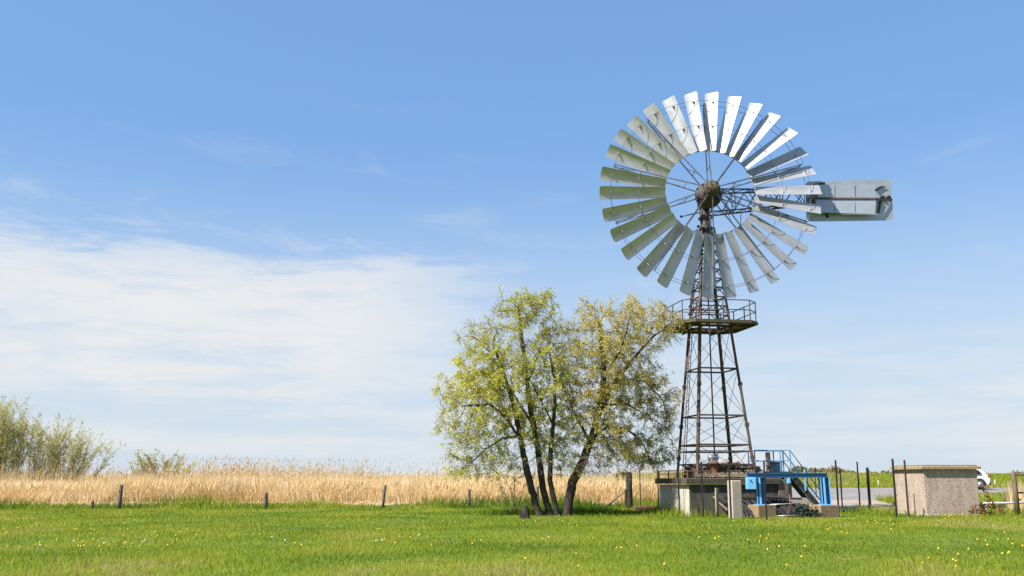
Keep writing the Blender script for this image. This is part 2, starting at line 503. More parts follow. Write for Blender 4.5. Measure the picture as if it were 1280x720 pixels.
def pave_rows(y0, y1, fl, fr, n):
    return [(y0 + (y1 - y0) * k / n, fl(y0 + (y1 - y0) * k / n), fr(y0 + (y1 - y0) * k / n)) for k in range(n + 1)]
def right_edge(Y):
    # grass tongue beside the shed
    a = atx(1150, 48.6, 0).x; b = atx(1093, 57.0, .4).x; c = atx(1140, 62, .6).x
    if Y < 57: return a + (b - a) * (Y - 48.6) / (57 - 48.6)
    if Y < 62: return b + (c - b) * (Y - 57) / 5
    return c + (Y - 62) * 3.2
LEFTX = lambda Y: atx(958, Y, 0).x
sheet('gravel_yard', 'gravel', pave_rows(48.6, 57.0, LEFTX, right_edge, 20), 16, .03)
sheet('road', 'asphalt', pave_rows(57.0, 71.5, LEFTX, right_edge, 30), 16, .034)
PAVED = [(LEFTX(48.6), 48.6)] + [(right_edge(y), y) for y in (48.6, 57, 62, 71.5)] + [(LEFTX(71.5), 71.5)]

# ---------------------------------------------------------------- windmill
def build_windmill():
    zb = 1.70
    zp = at(889, 408, AXY).z
    zt = at(884, 286, AXY).z
    HALF = 1.395
    def half(z): return HALF * (1 - .46 * (z - zb) / (zp - zb))
    def corner(a, b, z): return T(a * half(z), b * half(z), z)
    root = empty('windmill', (AXX, AXY, zb), 'tall galvanised multi-blade wind pump on a rusting four-legged lattice tower', 'windmill')
    K = [(-1, -1), (1, -1), (1, 1), (-1, 1)]
    # legs
    for k, (a, b) in enumerate(K):
        m = MB()
        m.angle(corner(a, b, zb - .02), corner(a, b, zt), .125, .03, up=T(-a, -b, 0) - T(0, 0, 0), flip=1)
        m.box(corner(a, b, zb + .012), (.26, .26, .03), PHI)
        for zz in (2.6, 4.1, 6.0):
            m.box(corner(a, b, zz), (.16, .16, .18), PHI)
        m.build('leg', 'rust_iron', root)
    # horizontal rings
    def ring(z, w=.075, name='cross_beam', off=.0, near=True):
        for i in range(4):
            (a, b), (c, d) = K[i], K[(i + 1) % 4]
            MB().angle(corner(a, b, z + off * (i % 2)), corner(c, d, z + off * (i % 2)), w, .016).build(name, 'rust_iron', root)
    levels = [zb, at(890, 557, AXY).z, at(890, 521, AXY).z, at(890, 463, AXY).z, zp]
    for z in levels[1:4]: ring(z)
    for z in (at(890, 565, AXY).z, at(890, 581, AXY).z):
        ring(z, .06)
    # crossed tie rods per bay and face
    for lo, hi in zip(levels[:-1], levels[1:]):
        for i in range(4):
            (a, b), (c, d) = K[i], K[(i + 1) % 4]
            m = MB()
            m.tube([corner(a, b, lo + .05), corner(c, d, hi - .05)], .011, 5)
            m.tube([corner(c, d, lo + .05), corner(a, b, hi - .05)], .011, 5)
            m.build('tie_rod', 'rust_iron', root)
    # upper lattice over the deck
    z = zp + .45
    n = 0
    while z < zt:
        for i in range(4):
            (a, b), (c, d) = K[i], K[(i + 1) % 4]
            MB().bar(corner(a, b, z), corner(c, d, z), .05, .055).build('cross_beam', 'darkiron', root)
        if n % 2 == 0 and z + .9 < zt:
            m = MB()
            for i in range(4):
                (a, b), (c, d) = K[i], K[(i + 1) % 4]
                m.bar(corner(a, b, z), corner(c, d, z + .9), .035, .035)
            m.build('lattice_brace', 'darkiron', root)
        z += .46; n += 1
    # climbing chain of rungs along two legs (knobbly silhouettes of the photo)
    for (a, b) in ((-1, 1), (1, 1)):
        z = zp + .5
        cl = None; k = 0
        while z < zt - .2:
            p = corner(a, b, z) + Vector((-.05 if k % 2 else .05, -.03, 0))
            if cl is None:
                cl = MB().box(p, (.13, .09, .07), PHI).build('step_cleat', 'darkiron', root, loc=p - root.location)
            else:
                o = cl.copy(); C.objects.link(o); o.parent = root; o.location = p - root.location
            z += .19; k += 1
    # pump rod and its guide tube
    MB().tube([T(0, 0, zb + .9), T(0, 0, zt + .5)], .036, 8).build('pump_rod', 'rust_iron', root)
    # ladder on the left face
    m = MB()
    for dy in (.02, .34):
        m.bar(T(-half(zb) - .10, dy, zb), T(-half(zt) - .10, dy * .7, zt), .03, .035)
    z = zb + .3
    while z < zt:
        q = 1 - .3 * (z - zb) / (zt - zb)
        m.tube([T(-half(z) - .10, .02 * q, z), T(-half(z) - .10, .34 * q, z)], .011, 5)
        z += .3
    m.build('ladder', 'rust_iron', root)
    # platform: chamfered square deck with a square well
    S, ch, hole = 1.88, .52, .82
    pts = [(-S + ch, -S), (S - ch, -S), (S, -S + ch), (S, S - ch), (S - ch, S), (-S + ch, S), (-S, S - ch), (-S, -S + ch)]
    hp = [(-hole, -hole), (hole, -hole), (hole, -hole), (hole, hole), (hole, hole), (-hole, hole), (-hole, hole), (-hole, -hole)]
    m = MB()
    for i in range(8):
        j = (i + 1) % 8
        q = [pts[i], pts[j], hp[j]] if hp[i] == hp[j] else [pts[i], pts[j], hp[j], hp[i]]
        m.prism([T(x, y, zp) for x, y in q], (0, 0, .05))
    plat = m.build('platform', 'deck', root)
    m = MB()
    for i in range(8):
        j = (i + 1) % 8
        m.bar(T(*pts[i], zp - .03), T(*pts[j], zp - .03), .05, .12)
    m.build('edge_beam', 'deck', plat)
    for k in (-1, 1):
        MB().bar(T(-S + .1, k * half(zp), zp - .07), T(S - .1, k * half(zp), zp - .07), .08, .12).build('joist', 'rust_iron', plat)
        MB().bar(T(k * half(zp), -S + .1, zp - .16), T(k * half(zp), S - .1, zp - .16), .07, .06).build('joist', 'rust_iron', plat)
    rail = MB()
    e = .06
    rp = [(x * (1 - e / S), y * (1 - e / S)) for x, y in pts]
    for h in (1.0, .53):
        for i in range(8):
            j = (i + 1) % 8
            rail.tube([T(*rp[i], zp + h), T(*rp[j], zp + h)], .024, 6)
    ro = rail.build('railing', 'rust_iron', root)
    posts = list(rp) + [((rp[i][0] + rp[(i + 1) % 8][0]) / 2, (rp[i][1] + rp[(i + 1) % 8][1]) / 2) for i in (0, 2, 4, 6)]
    for p in posts:
        MB().bar(T(*p, zp + .05), T(*p, zp + 1.01), .045, .045).build('railing_post', 'rust_iron', ro)
    # head: turntable column, gear head
    HUBY = AXY - 1.25
    hub = at(887.6, 240.0, HUBY)
    m = MB()
    hx, hy = AXX, AXY
    m.lathe((hx, hy, zt - .9), (0, 0, 1), [(.20, 0), (.30, .08), (.30, .5), (.24, .55), (.33, .7), (.33, 1.0), (.22, 1.1), (.26, 1.35), (.26, hub.z - zt + .9)], 14)
    for k in range(14):
        a = k * 2.4
        m.box((hx + .34 * math.cos(a), hy + .34 * math.sin(a), zt - .75 + k * .1), (.13, .1, .12), a)
    m.build('turntable_column', 'hub', root)
    m = MB()
    m.bbox((hx, hy - .25, hub.z), (.62, 1.15, .66), 0, .06)
    m.lathe((hx, hy - .1, hub.z + .3), (0, 0, 1), [(.22, 0), (.22, .18), (.12, .26)], 12)
    m.tube([(hx - 1.2, hy - .25, hub.z - .95), (hx + .2, hy + .1, hub.z - .55)], .03, 6)
    m.box((hx - 1.22, hy - .25, hub.z - .955), (.12, .06, .1))
    m.build('gear_head', 'darkiron', root)

    # rotor (wheel) : origin on the shaft, plane facing the viewer
    hc = Vector((hx + (hub.x - hx), HUBY, hub.z))
    m = MB()
    m.lathe(hc + Vector((0, .62, 0)), (0, -1, 0), [(.30, 0), (.64, .03), (.66, .22), (.60, .34), (.34, .44), (.28, .95), (.40, 1.0), (.40, 1.10), (.28, 1.12)], 26)
    for k in range(10):
        a = R(36 * k)
        m.box(hc + Vector((.56 * math.sin(a), .42, .56 * math.cos(a))), (.14, .16, .14), rot=Matrix.Rotation(a, 3, 'Y'))
    rotor = m.build('rotor', 'hub', root, loc=hc - root.location)
    mc = MB()
    mc.lathe(hc + Vector((0, -.51, 0)), (0, -1, 0), [(.24, 0), (.29, .05), (.27, .14), (.29, .18), (.22, .30), (.12, .36), (.05, .37)], 18)
    for k in range(12):
        a = R(30 * k + 9)
        mc.box(hc + Vector((.27 * math.sin(a), -.62, .27 * math.cos(a))), (.09, .12, .07), rot=Matrix.Rotation(a, 3, 'Y'))
    rh = random.Random(31)
    for k in range(60):      # bolts, lugs and caked grease give the cap its broken outline
        a = rh.uniform(0, 6.28); u = rh.random()
        r_ = .30 * math.sqrt(1 - u * u * .9); y_ = -.60 - .26 * u
        mc.box(hc + Vector((r_ * math.sin(a), y_, r_ * math.cos(a))), (rh.uniform(.04, .11), rh.uniform(.05, .12), rh.uniform(.04, .10)), rot=Matrix.Rotation(rh.uniform(0, 3), 3, 'Y') @ Matrix.Rotation(rh.uniform(-.6, .6), 3, 'X'))
    mc.build('hub_cap', 'cap', rotor)
    dl = MB()
    for k in range(26):
        a = rh.uniform(0, 6.28); r_ = rh.uniform(.34, .62)
        dl.box(hc + Vector((r_ * math.sin(a), .27 + rh.uniform(-.05, .08), r_ * math.cos(a))), (rh.uniform(.06, .16), rh.uniform(.08, .2), rh.uniform(.05, .13)), rot=Matrix.Rotation(a, 3, 'Y'))
    dl.build('hub_lug', 'hub', rotor)['kind'] = 'stuff'
    # blades
    RI, RO = 2.17, 5.36
    pit = R(27)
    n_ = Vector((-math.sin(pit), -math.cos(pit), 0)); c_ = Vector((math.cos(pit), -math.sin(pit), 0))
    m = MB()
    nr, ns = 9, 8
    grid = []
    for side in (0, 1):
        for i in range(nr + 1):
            r_ = RI + (RO - RI) * i / nr
            w = .54 + (.69 - .54) * i / nr
            for j in range(ns + 1):
                s = j / ns - .5
                camb = .06 * (1 - (2 * s) ** 2) * (.75 + .25 * i / nr)
                rr = r_
                if i == nr and j in (0, ns): rr -= .05        # clipped corners
                grid.append(hc + c_ * (w * s) - n_ * (camb - .03) + Vector((0, 0, rr)) - n_ * (.006 * side))
    N = (nr + 1) * (ns + 1)
    fs = []
    for i in range(nr):
        for j in range(ns):
            q = i * (ns + 1) + j
            fs.append((q, q + 1, q + ns + 2, q + ns + 1))
            fs.append((N + q, N + q + ns + 1, N + q + ns + 2, N + q + 1))
    m._add(grid, fs, True)
    es = []
    for i in range(nr):
        for j in (0, ns):
            q = i * (ns + 1) + j
            es.append((q, q + ns + 1, N + q + ns + 1, N + q))
    for j in range(ns):
        for i in (0, nr):
            q = i * (ns + 1) + j
            es.append((q, q + 1, N + q + 1, N + q))
    m._add(grid, es, False)
    # little fin brackets that hold the blade to the two rings
    for rr in (3.50, 4.82):
        wv = .06
        p = hc + Vector((0, 0, rr))
        a_ = p + c_ * .02 - n_ * .045; b_ = p + c_ * .16 - n_ * .02
        tip = p + c_ * .02 + n_ * .11
        m.prism([a_ + Vector((0, 0, -.01)), b_ + Vector((0, 0, -.01)), tip + Vector((0, 0, -.01))], (0, 0, .02))
        m.bar(p + c_ * .02 - n_ * .04, p + c_ * .02 + n_ * .12 + Vector((0, 0, .0)), .02, .025)
    blade = m.build('blade', 'zinc', rotor)
    first = R(-7.3)
    blade.rotation_euler = (0, first, 0)
    for k in range(1, 30):
        o = blade.copy(); o.parent = rotor; o.rotation_euler = (R(random.uniform(-.3, .3)), first + R(12 * k + random.uniform(-.7, .7)), R(random.uniform(-2.5, 2.5)))
        C.objects.link(o)
    # rings
    def circ(r_, y, rad, name):
        pts = [hc + Vector((r_ * math.sin(2 * math.pi * i / 90), y, r_ * math.cos(2 * math.pi * i / 90))) for i in range(91)]
        MB().tube(pts, rad, 5, cap=False).build(name, 'spoke', rotor)
    circ(4.82, -.15, .011, 'outer_ring'); circ(3.50, -.15, .010, 'middle_ring'); circ(RI + .02, .06, .016, 'inner_ring')
    circ(4.80, .36, .012, 'outer_ring'); circ(3.46, .36, .010, 'middle_ring')
    rotor.rotation_euler = (R(-5), 0, 0)
    # spokes: two rods meeting at the ring with short struts
    m = MB()
    m.bar(hc + Vector((0, -.46, .38)), hc + Vector((0, -.02, 3.5)), .05, .045)
    m.bar(hc + Vector((0, -.02, 3.5)), hc + Vector((0, .10, 4.85)), .045, .045)
    m.bar(hc + Vector((0, .42, .55)), hc + Vector((0, .36, 4.80)), .045, .045)
    for q, t in ((1.25, .026), (3.46, .03), (4.8, .03)):
        f1 = -.42 + .4 * (q - .42) / 3.08 if q < 3.5 else -.02 + .12 * (q - 3.5) / 1.35
        m.bar(hc + Vector((0, f1, q)), hc + Vector((0, .38, q)), t, t)
    m.bar(hc + Vector((0, -.34, 1.0)), hc + Vector((0, .36, 1.7)), .018, .018)
    m.bar(hc + Vector((0, .0, 3.5)), hc + Vector((0, .36, 4.7)), .016, .016)
    sp = m.build('spoke', 'spoke', rotor)
    for k in range(1, 10):
        o = sp.copy(); o.parent = rotor; o.rotation_euler = (0, R(36 * k), 0); C.objects.link(o)
    sp.rotation_euler = (0, 0, 0)

    # tail boom: lattice girder to the right behind the wheel
    TY = AXY - .05
    def tp(px, py, Y=TY): return at(px, py, Y)
    tail = MB()
    hr = .42
    A = [Vector((hx + .25, hy + s * hr, tp(900, 239).z)) for s in (-1, 1)] + [Vector((hx + .25, hy + s * hr, tp(896, 267).z)) for s in (-1, 1)]
    ex = tp(1022, 246).x
    B = [Vector((ex, hy + s * .10, tp(1022, 237).z)) for s in (-1, 1)] + [Vector((ex, hy + s * .10, tp(1022, 254).z)) for s in (-1, 1)]
    for a, b in zip(A, B):
        tail.bar(a, b, .06, .06)
    nseg = 9
    for k in range(nseg):
        t0, t1 = k / nseg, (k + 1) / nseg
        L0 = [a.lerp(b, t0) for a, b in zip(A, B)]; L1 = [a.lerp(b, t1) for a, b in zip(A, B)]
        for i, j in ((0, 2), (1, 3), (2, 3), (0, 1)):
            tail.bar(L0[i], L1[j] if k % 2 else L0[j], .032, .032)
            tail.bar(L0[j] if k % 2 else L1[i], L1[i] if k % 2 else L0[j], .03, .03)
    tail.bar(A[0] + Vector((0, 0, .0)), tp(930, 258, hy - .4), .04, .04)
    tail.bar(tp(926, 262, hy), tp(926, 283, hy), .03, .03)
    tb = tail.build('tail_boom', 'darkiron', root)
    # vane: large rounded plate with two smaller bent plates in front
    def rounded(corners, rad, n=5):
        out = []
        L = len(corners)
        for i in range(L):
            p = Vector(corners[i]); a = Vector(corners[i - 1]); b = Vector(corners[(i + 1) % L])
            d0 = (a - p).normalized() * rad; d1 = (b - p).normalized() * rad
            for k in range(n + 1):
                t = k / n
                out.append((p + d0) * (1 - t) ** 2 + p * 2 * t * (1 - t) + (p + d1) * t * t)
        return out
    YB = TY + .12
    back = rounded([tp(1009, 277, YB), tp(1117, 275.5, YB), tp(1113.5, 223.5, YB), tp(1007, 227, YB)], .22)
    vane = MB().prism(back, (0, .012, 0)).build('tail_vane', 'vane', root)
    YF, YR = TY - .20, TY - .17
    up = rounded([tp(1022, 246.5, YF), tp(1094, 246.8, YF), tp(1093, 229.5, YR), tp(1022, 231, YR)], .07)
    MB().prism(up, (0, .010, 0)).build('vane_plate', 'vane', vane)
    lowp = rounded([tp(1021, 265.5, YR - .13), tp(1094, 267.5, YR - .13), tp(1095, 249.5, YF), tp(1020, 249.5, YF)], .07)
    MB().prism(lowp, (0, .010, 0)).build('vane_plate', 'vane', vane)
    m = MB()
    m.bar(tp(1008, 248, YF - .02), tp(1096, 248.3, YF - .02), .05, .055)
    m.bar(tp(1094, 248.4, YF - .02), tp(1115, 249.5, YB - .06), .06, .08)
    m.build('vane_rail', 'rust_iron', vane)
    for a, b in (((1017, 231), (1031, 229)), ((1101, 250), (1098, 266)), ((1033, 267), (1035, 272)), ((1017, 249), (1013, 261))):
        MB().bar(tp(*a, YB - .10), tp(*b, YB - .03), .09, .08).build('vane_strut', 'black', vane)
    m = MB()
    hook = [tp(1094.5 + k * 2.2, 237.5 - 4.2 * math.sin(k / 6 * 2.2), YB - .06) for k in range(7)]
    m.tube(hook, [.07, .065, .06, .05, .04, .03, .015], 6)
    m.build('hook', 'black', vane)
    for px in (1103, 1110.5):
        m = MB(); m.lathe(tp(px, 247.5, YB - .05), (0, 0, 1), [(.12, 0), (.13, .05), (.08, .12), (.02, .15)], 10)
        m.build('knob', 'black', vane)
    for px in (1043.5, 1069):
        m = MB()
        m.bar(tp(px, 231.5, YR - .02), tp(px, 245.5, YF - .012), .012, .01)
        m.bar(tp(px, 252, YF - .012), tp(px, 265, YR - .15), .012, .01)
        m.build('plate_seam', 'darkiron', vane)
    return root
build_windmill()

# ---------------------------------------------------------------- plinth and pump
def build_plinth():
    root = empty('concrete_plinth', T(0, 0, 0), 'square stained concrete plinth with a dark overhanging slab under the lattice tower', 'plinth')
    m = MB(); s = 2 * PL
    m.bbox(T(0, 0, .56), (s, s, 1.60), PHI, .02)
    m.build('wall', 'concrete', root)
    m = MB()
    m.bbox(T(.0, -.0, 1.53), (s + .34, s + .30, .26), PHI, .03)
    m.build('slab', 'slabdark', root)
    m = MB()
    for (a, b) in ((-1, -1), (-1, -.4), (-1, .3), (-1, 1)):
        m.bar(T(a * 2.1, b * 2.0, 1.66), T(a * 2.1, b * 2.0, 2.02), .05, .05)
    m.bar(T(-2.1, -2.0, 2.0), T(-2.1, 2.0, 2.0), .045, .045); m.bar(T(-2.1, -2.0, 1.85), T(-2.1, 2.0, 1.85), .03, .03)
    m.bar(T(-2.1, -2.0, 1.98), T(-.9, -2.0, 1.98), .045, .045)
    m.build('low_railing', 'rust', root)
    m = MB(); fc = T(0, -PL - .012, .58); m.bbox(fc, (s - .01, .05, 1.56), PHI, .01); m.build('stained_shaded_face', surf('stained and shaded concrete', (.055, .048, .038), (.13, .112, .088), scale=2.2, rough=.92, bump=.4, bscale=20, stretch=(1.2, 1.2, .35), spots=(.032, .028, .022), spot_scale=2.0, spot_at=(.5, .62)), root)  # front darker: stains plus shade below the slab put into the colour
    # end pillar on the right
    m = MB(); m.bbox(T(PL + .28, -1.9, .8), (.5, .5, 1.6), PHI, .02); m.build('end_pillar', 'oldconcrete', root)
    # lower step along the front
    m = MB(); m.bbox(T(.55, -PL - .14, .36), (2.9, .3, .9), PHI, .02); m.build('step', 'oldconcrete', root)
    # pump: rusty standpipe with gear motor
    p = empty('water_pump', T(-.55, -1.2, 1.66), 'rusty standpipe pump with a silver gear motor between the tower legs', 'pump')
    P = lambda x, y, z: T(-.55 + x, -1.2 + y, 1.66 + z)
    m = MB(); m.lathe(P(0, 0, 0), (0, 0, 1), [(.30, 0), (.30, .05), (.21, .06), (.20, .62), (.27, .64), (.27, .71), (.1, .72)], 16)
    m.tube([P(0, 0, .45), P(.55, .05, .62), P(1.25, .05, .62)], .09, 8)
    m.lathe(P(1.2, .05, .62), (1, 0, 0), [(.15, 0), (.15, .06)], 10)
    m.build('standpipe', 'rust', p)
    m = MB(); m.bbox(P(0, 0, .80), (.36, .3, .16), PHI, .03); m.lathe(P(-.24, 0, .92), (1, 0, 0), [(.10, 0), (.14, .04), (.14, .3), (.1, .34), (.1, .46), (.03, .5)], 12)
    m.lathe(P(.16, 0, .88), (0, 0, 1), [(.1, 0), (.1, .18), (.05, .22)], 10)
    m.build('gear_motor', 'steelgrey', p)
    # heap of rotten boards on the slab
    b = empty('board_cover', T(.75, -.7, 1.66), 'sloping cover of rotten brown boards on the plinth behind the pump', 'board cover')
    m = MB()
    m.prism([T(-1.4, -1.55, 1.662), T(-1.4, .5, 1.662), T(-1.4, .3, 2.2), T(-1.4, -1.0, 2.05)], T(3.3, 0, 0) - T(0, 0, 0))
    m.build('frame', 'oldconcrete', b)
    rr = random.Random(4)
    m = MB(); x = -1.42
    while x < 1.92:
        w = rr.uniform(.09, .16); h = rr.uniform(-.02, .07)
        m.bar(T(x, -1.62 + rr.uniform(-.05, .05), 1.70), T(x + rr.uniform(-.08, .08), -.95, 2.13 + h), w * .8, .035, up=(0, -1, .6))
        m.bar(T(x, -1.02, 2.11 + h), T(x + rr.uniform(-.05, .05), .35, 2.24 + h), w * .8, .035)
        x += w * 1.12
    m.build('board', MAT['thatch'], b)['kind'] = 'stuff'
    m = MB()
    for k in range(3):
        m.bar(T(-.1 + .1 * k, -1.0 - .12 * k, 2.28 + .04 * k), T(1.1, -1.1 + .1 * k, 2.26), .10, .08)
    m.build('rusty_beam', 'rust', b)
build_plinth()

# rear service slab beside the tower with rails and stair
def build_stair():
    Y0 = 46.2
    p = lambda px, py, Y=Y0: at(px, py, Y)
    base = gpt(1000, 640); base = Vector((p(970, 600).x, Y0, 0))
    root = empty('stair', base, 'black steel stair with thin blue handrails leading up to the concrete plinth', 'stair')
    zt = p(960, 589.5).z
    x0, x1 = p(938, 590).x, p(986, 590).x
    m = MB(); m.box(((x0 + x1) / 2, Y0 + .1, zt - .06), (x1 - x0, 1.5, .12)); m.build('landing', 'black', root)
    m = MB()
    for X in (x1 - .12,):
        for dy in (-.45, .65):
            m.box((X, Y0 + dy, (zt - .12) / 2 - .1), (.14, .14, zt + .1))
    m.build('landing_leg', 'black', root)
    bot = p(1024, 624)
    for dy in (-.5, .6):
        a = Vector((x1, Y0 + dy, zt - .1)); b = Vector((bot.x, Y0 + dy, .12))
        MB().bar(a, b, .07, .22).build('stringer', 'black', root)
    for k in range(1, 9):
        t = k / 9
        q = Vector((x1, Y0 + .05, zt - .05)).lerp(Vector((bot.x, Y0 + .05, .2)), t)
        MB().box(q, (.16, 1.06, .03)).build('tread', 'black', root)
    H = .98
    for dy in (-.55, .65):
        rl = MB()
        tl = Vector((x0 + .1, Y0 + dy, zt + H)); tr = Vector((x1 - .05, Y0 + dy, zt + H)); bb = Vector((bot.x - .02, Y0 + dy, H))
        for d in (0, .48):
            o = Vector((0, 0, -d))
            rl.tube([tl + o, tr + o, bb + o], .026, 6)
        h = rl.build('handrail', 'railblue', root)
        for q in (tl, tl.lerp(tr, .72), tr):
            MB().bar(q, Vector((q.x, q.y, zt)), .05, .05).build('rail_post', 'railblue', h)
        for t in (.45, .97):
            q = tr.lerp(bb, t)
            MB().bar(q, q - Vector((0, 0, H)), .06, .06).build('rail_post', 'lightblue', h)
    o = MB().lathe(at(961, 592, 47.3), (0, 0, 1), [(.12, 0), (.12, .99), (.10, 1.02)], 14, False).build('vent_pipe', surf('brown pipe', (.42, .31, .24), (.50, .38, .30), scale=4, rough=.7), loc=at(961, 592, 47.3))
    tag(o, 'upright brown vent pipe beside the blue handrail on the landing', 'pipe')
    MBs = MB().bar((o.location.x, 47.3, 0), (o.location.x, 47.3, o.location.z), .3, .3)
    s = MBs.build('pipe_pedestal', 'oldconcrete', loc=(o.location.x, 47.3, 0)); tag(s, 'dark square pedestal beneath the upright brown pipe', 'pedestal')
    bx = empty('control_box', at(970, 590, 47.0), 'squat dark blue control box on the landing right of the brown pipe', 'control box')
    q = bx.location
    MB().bbox(q + Vector((0, 0, .23)), (.52, .4, .46), 0, .03).build('housing', surf('dull blue paint', (.035, .075, .13), (.055, .10, .16), scale=4, rough=.5), bx)
    MB().bbox(q + Vector((0, 0, .48)), (.58, .46, .05), 0, .02).build('lid', 'steelgrey', bx)
    MB().bar(Vector((q.x, q.y, 0)), q, .3, .3).build('foot', 'oldconcrete', bx)
build_stair()

# ---------------------------------------------------------------- blue gantry
def build_gantry():
    Y = 42.9
    p = lambda px, py, y=Y: at(px, py, y)
    xl, xr = p(955, 640).x, p(1034, 640).x
    zb, zt = p(950, 597).z, p(950, 591).z
    root = empty('gantry', ((xl + xr) / 2, Y, 0), 'bright blue steel portal frame with a winch box over the water intake', 'gantry')
    L = p(933, 594); Rr = p(1034, 594)
    MB().hbeam((L.x, Y, (zb + zt) / 2), (Rr.x, Y, (zb + zt) / 2), .26, zt - zb, .03).build('beam', 'blue', root)
    foot = p(950, 631).z
    for px, in ((950,), (1030.5,)):
        x = p(px, 615).x
        m = MB()
        m.hbeam((x + .03, Y, foot), (x, Y, zb - .002), .30, .40, .03, up=(1, 0, 0))
        po = m.build('post', 'deepblue', root)
        m = MB(); m.bar((x - .02, Y - .085, foot), (x - .04, Y - .085, zb - .004), .075, .13); m.build('stiffener', 'lightblue', po)
        for sx in (-1, 1):
            m = MB(); m.bar((x + .03 + sx * .185, Y - .153, foot), (x + sx * .185, Y - .153, zb - .004), .04, .008); m.build('edge_strip', 'lightblue', po)
        m = MB(); m.box((x, Y, foot + .012), (.48, .48, .03)); m.build('base_plate', 'lightblue', root)
    m = MB(); c = p(938, 604, Y - .05); m.bbox((c.x, Y - .12, c.z), (.40, .34, .50), 0, .02)
    wb = m.build('winch_box', 'lightblue', root)
    MB().lathe((c.x - .05, Y - .30, c.z + .12), (0, -1, 0), [(.03, 0), (.03, .04)], 8).build('bolt', 'darkiron', wb)
    m = MB(); c = p(985, 600.5); m.bbox((c.x, Y - .03, c.z), (.16, .2, .24), 0, .02); m.build('hook_bracket', 'lightblue', root)
    for (a, b, lab) in ((940.5, 971, 'tan concrete footing beneath the left post of the blue gantry'), (1018, 1050, 'tan concrete footing beneath the right post of the blue gantry')):
        x0, x1 = p(a, 640, Y - .35).x, p(b, 640, Y - .35).x
        o = MB().bbox(((x0 + x1) / 2 , Y + .05, foot / 2 - .15), ((x1 - x0) * .86, .85, foot + .3), R(18), .025).build('concrete_footing', 'tanconcrete', loc=((x0 + x1) / 2, Y + .05, 0))
        tag(o, lab, 'footing', 'footings of the blue gantry')
    # trash rack: inclined bars of the intake
    tr = empty('trash_rack', p(990, 632, 43.4), 'sloping rack of dark steel bars at the water intake below the blue gantry', 'trash rack')
    xa, xb = p(905, 640).x, p(1012, 640).x
    m = MB(); k = 0
    rr = random.Random(2)
    for i in range(19):
        t = i / 18
        a = Vector((xa - .3 + 3.1 * t, 43.45 + t * .45, 1.02 - .15 * t + rr.uniform(-.02, .02))); b = Vector((xa + .55 + 3.1 * t + rr.uniform(-.08, .08), 42.75 + rr.uniform(-.05, .1), .07 + rr.uniform(-.02, .03)))
        m.bar(a, b, .05, .08)
        k += 1
    bo = m.build('bar', 'darkiron', tr); bo['kind'] = 'stuff'
    m = MB(); m.bar((xa + .1, 43.3, .84), (xb - .1, 43.6, .76), .06, .08); m.bar((xa + .5, 42.92, .24), (xb + .3, 42.95, .24), .06, .08)
    m.build('cross_rail', 'darkiron', tr)
    m = MB(); m.prism([(xa - .3, 43.75, .88), (xb + .3, 44.2, .80), (xb + .6, 42.8, .0), (xa + .4, 42.8, .0)], (0, 0, -.06)); m.build('apron', 'oldconcrete', tr)
    # low steel barrier
    bf = empty('steel_barrier', p(986, 644, 42.2), 'low tubular steel barrier in front of the intake rack', 'barrier')
    y = 42.3
    m = MB()
    m.tube([p(961, 631, y), p(1000, 629, y)], .03, 6); m.tube([p(971, 645, y), p(998, 644, y)], .028, 6)
    m.build('rail', 'steelgrey', bf)
    m = MB(); m.tube([p(987, 618, y), p(987.5, 645, y)], .024, 6); m.bar(p(984, 642, y), p(990, 629, y), .03, .03)
    m.build('upright', 'rust', bf)
    # heap of netting 
    m = MB(); rr = random.Random(9)
    c0 = p(1008, 636, 42.55)
    for k in range(900):
        a = rr.uniform(0, 6.28); u = rr.random() ** .5
        hx_ = math.cos(a) * u * .75; hy_ = math.sin(a) * u * .32
        top = .62 * (1 - u * u) * (.7 + .3 * math.sin(a * 3 + 1)) + .06
        q = Vector((c0.x - .05 + hx_, 42.55 + hy_, rr.uniform(.25, 1.0) * top))
        d = Vector((rr.gauss(0, 1), rr.gauss(0, 1), rr.gauss(0, .7))).normalized() * rr.uniform(.06, .16)
        e_ = d.cross(Vector((rr.gauss(0, 1), rr.gauss(0, 1), rr.gauss(0, 1)))).normalized() * rr.uniform(.02, .06)
        m._add([q, q + d * .5 + e_, q + d, q + d * .5 - e_], [(0, 1, 2, 3)])
    o = m.build('net_heap', 'net', loc=c0); tag(o, 'crumpled heap of dark green netting before the right blue post', 'net heap')
build_gantry()

# ---------------------------------------------------------------- posts
def iron_post(px, ybase, ytop, label, mat='postiron', w=.062, tilt=0.0, extra=.0):
    Y = ground_y(px[1], ybase)
    b = at(px[1], ybase, Y); b.z = float(terrain(b.x, b.y)) - .05
    # plumb post, height set so that its head reaches the measured row
    top = at(px[0], ytop, Y)
    root = empty('fence_post', b, label, 'fence post', 'dark iron fence posts')
    t = Vector((b.x + tilt, b.y, top.z))
    m = MB()
    m.bar(b, t, w, w * .35, up=(0, 1, 0)); m.bar(b, t, w * .3, w * 1.0, up=(.0, 1, .0))
    m.build('shaft', mat, root)
    n = int((t.z - b.z) / .45)
    clip = None
    for k in range(1, n + 1):
        q = b.lerp(t, k / (n + .3))
        if clip is None:
            clip = MB().tube([q + Vector((-w * .3, -w * .6, 0)), q + Vector((w * .8, -w * .75, .02))], .011, 5).build('wire_clip', mat, root, loc=q - b)
        else:
            o = clip.copy(); C.objects.link(o); o.parent = root; o.location = q - b
    return root

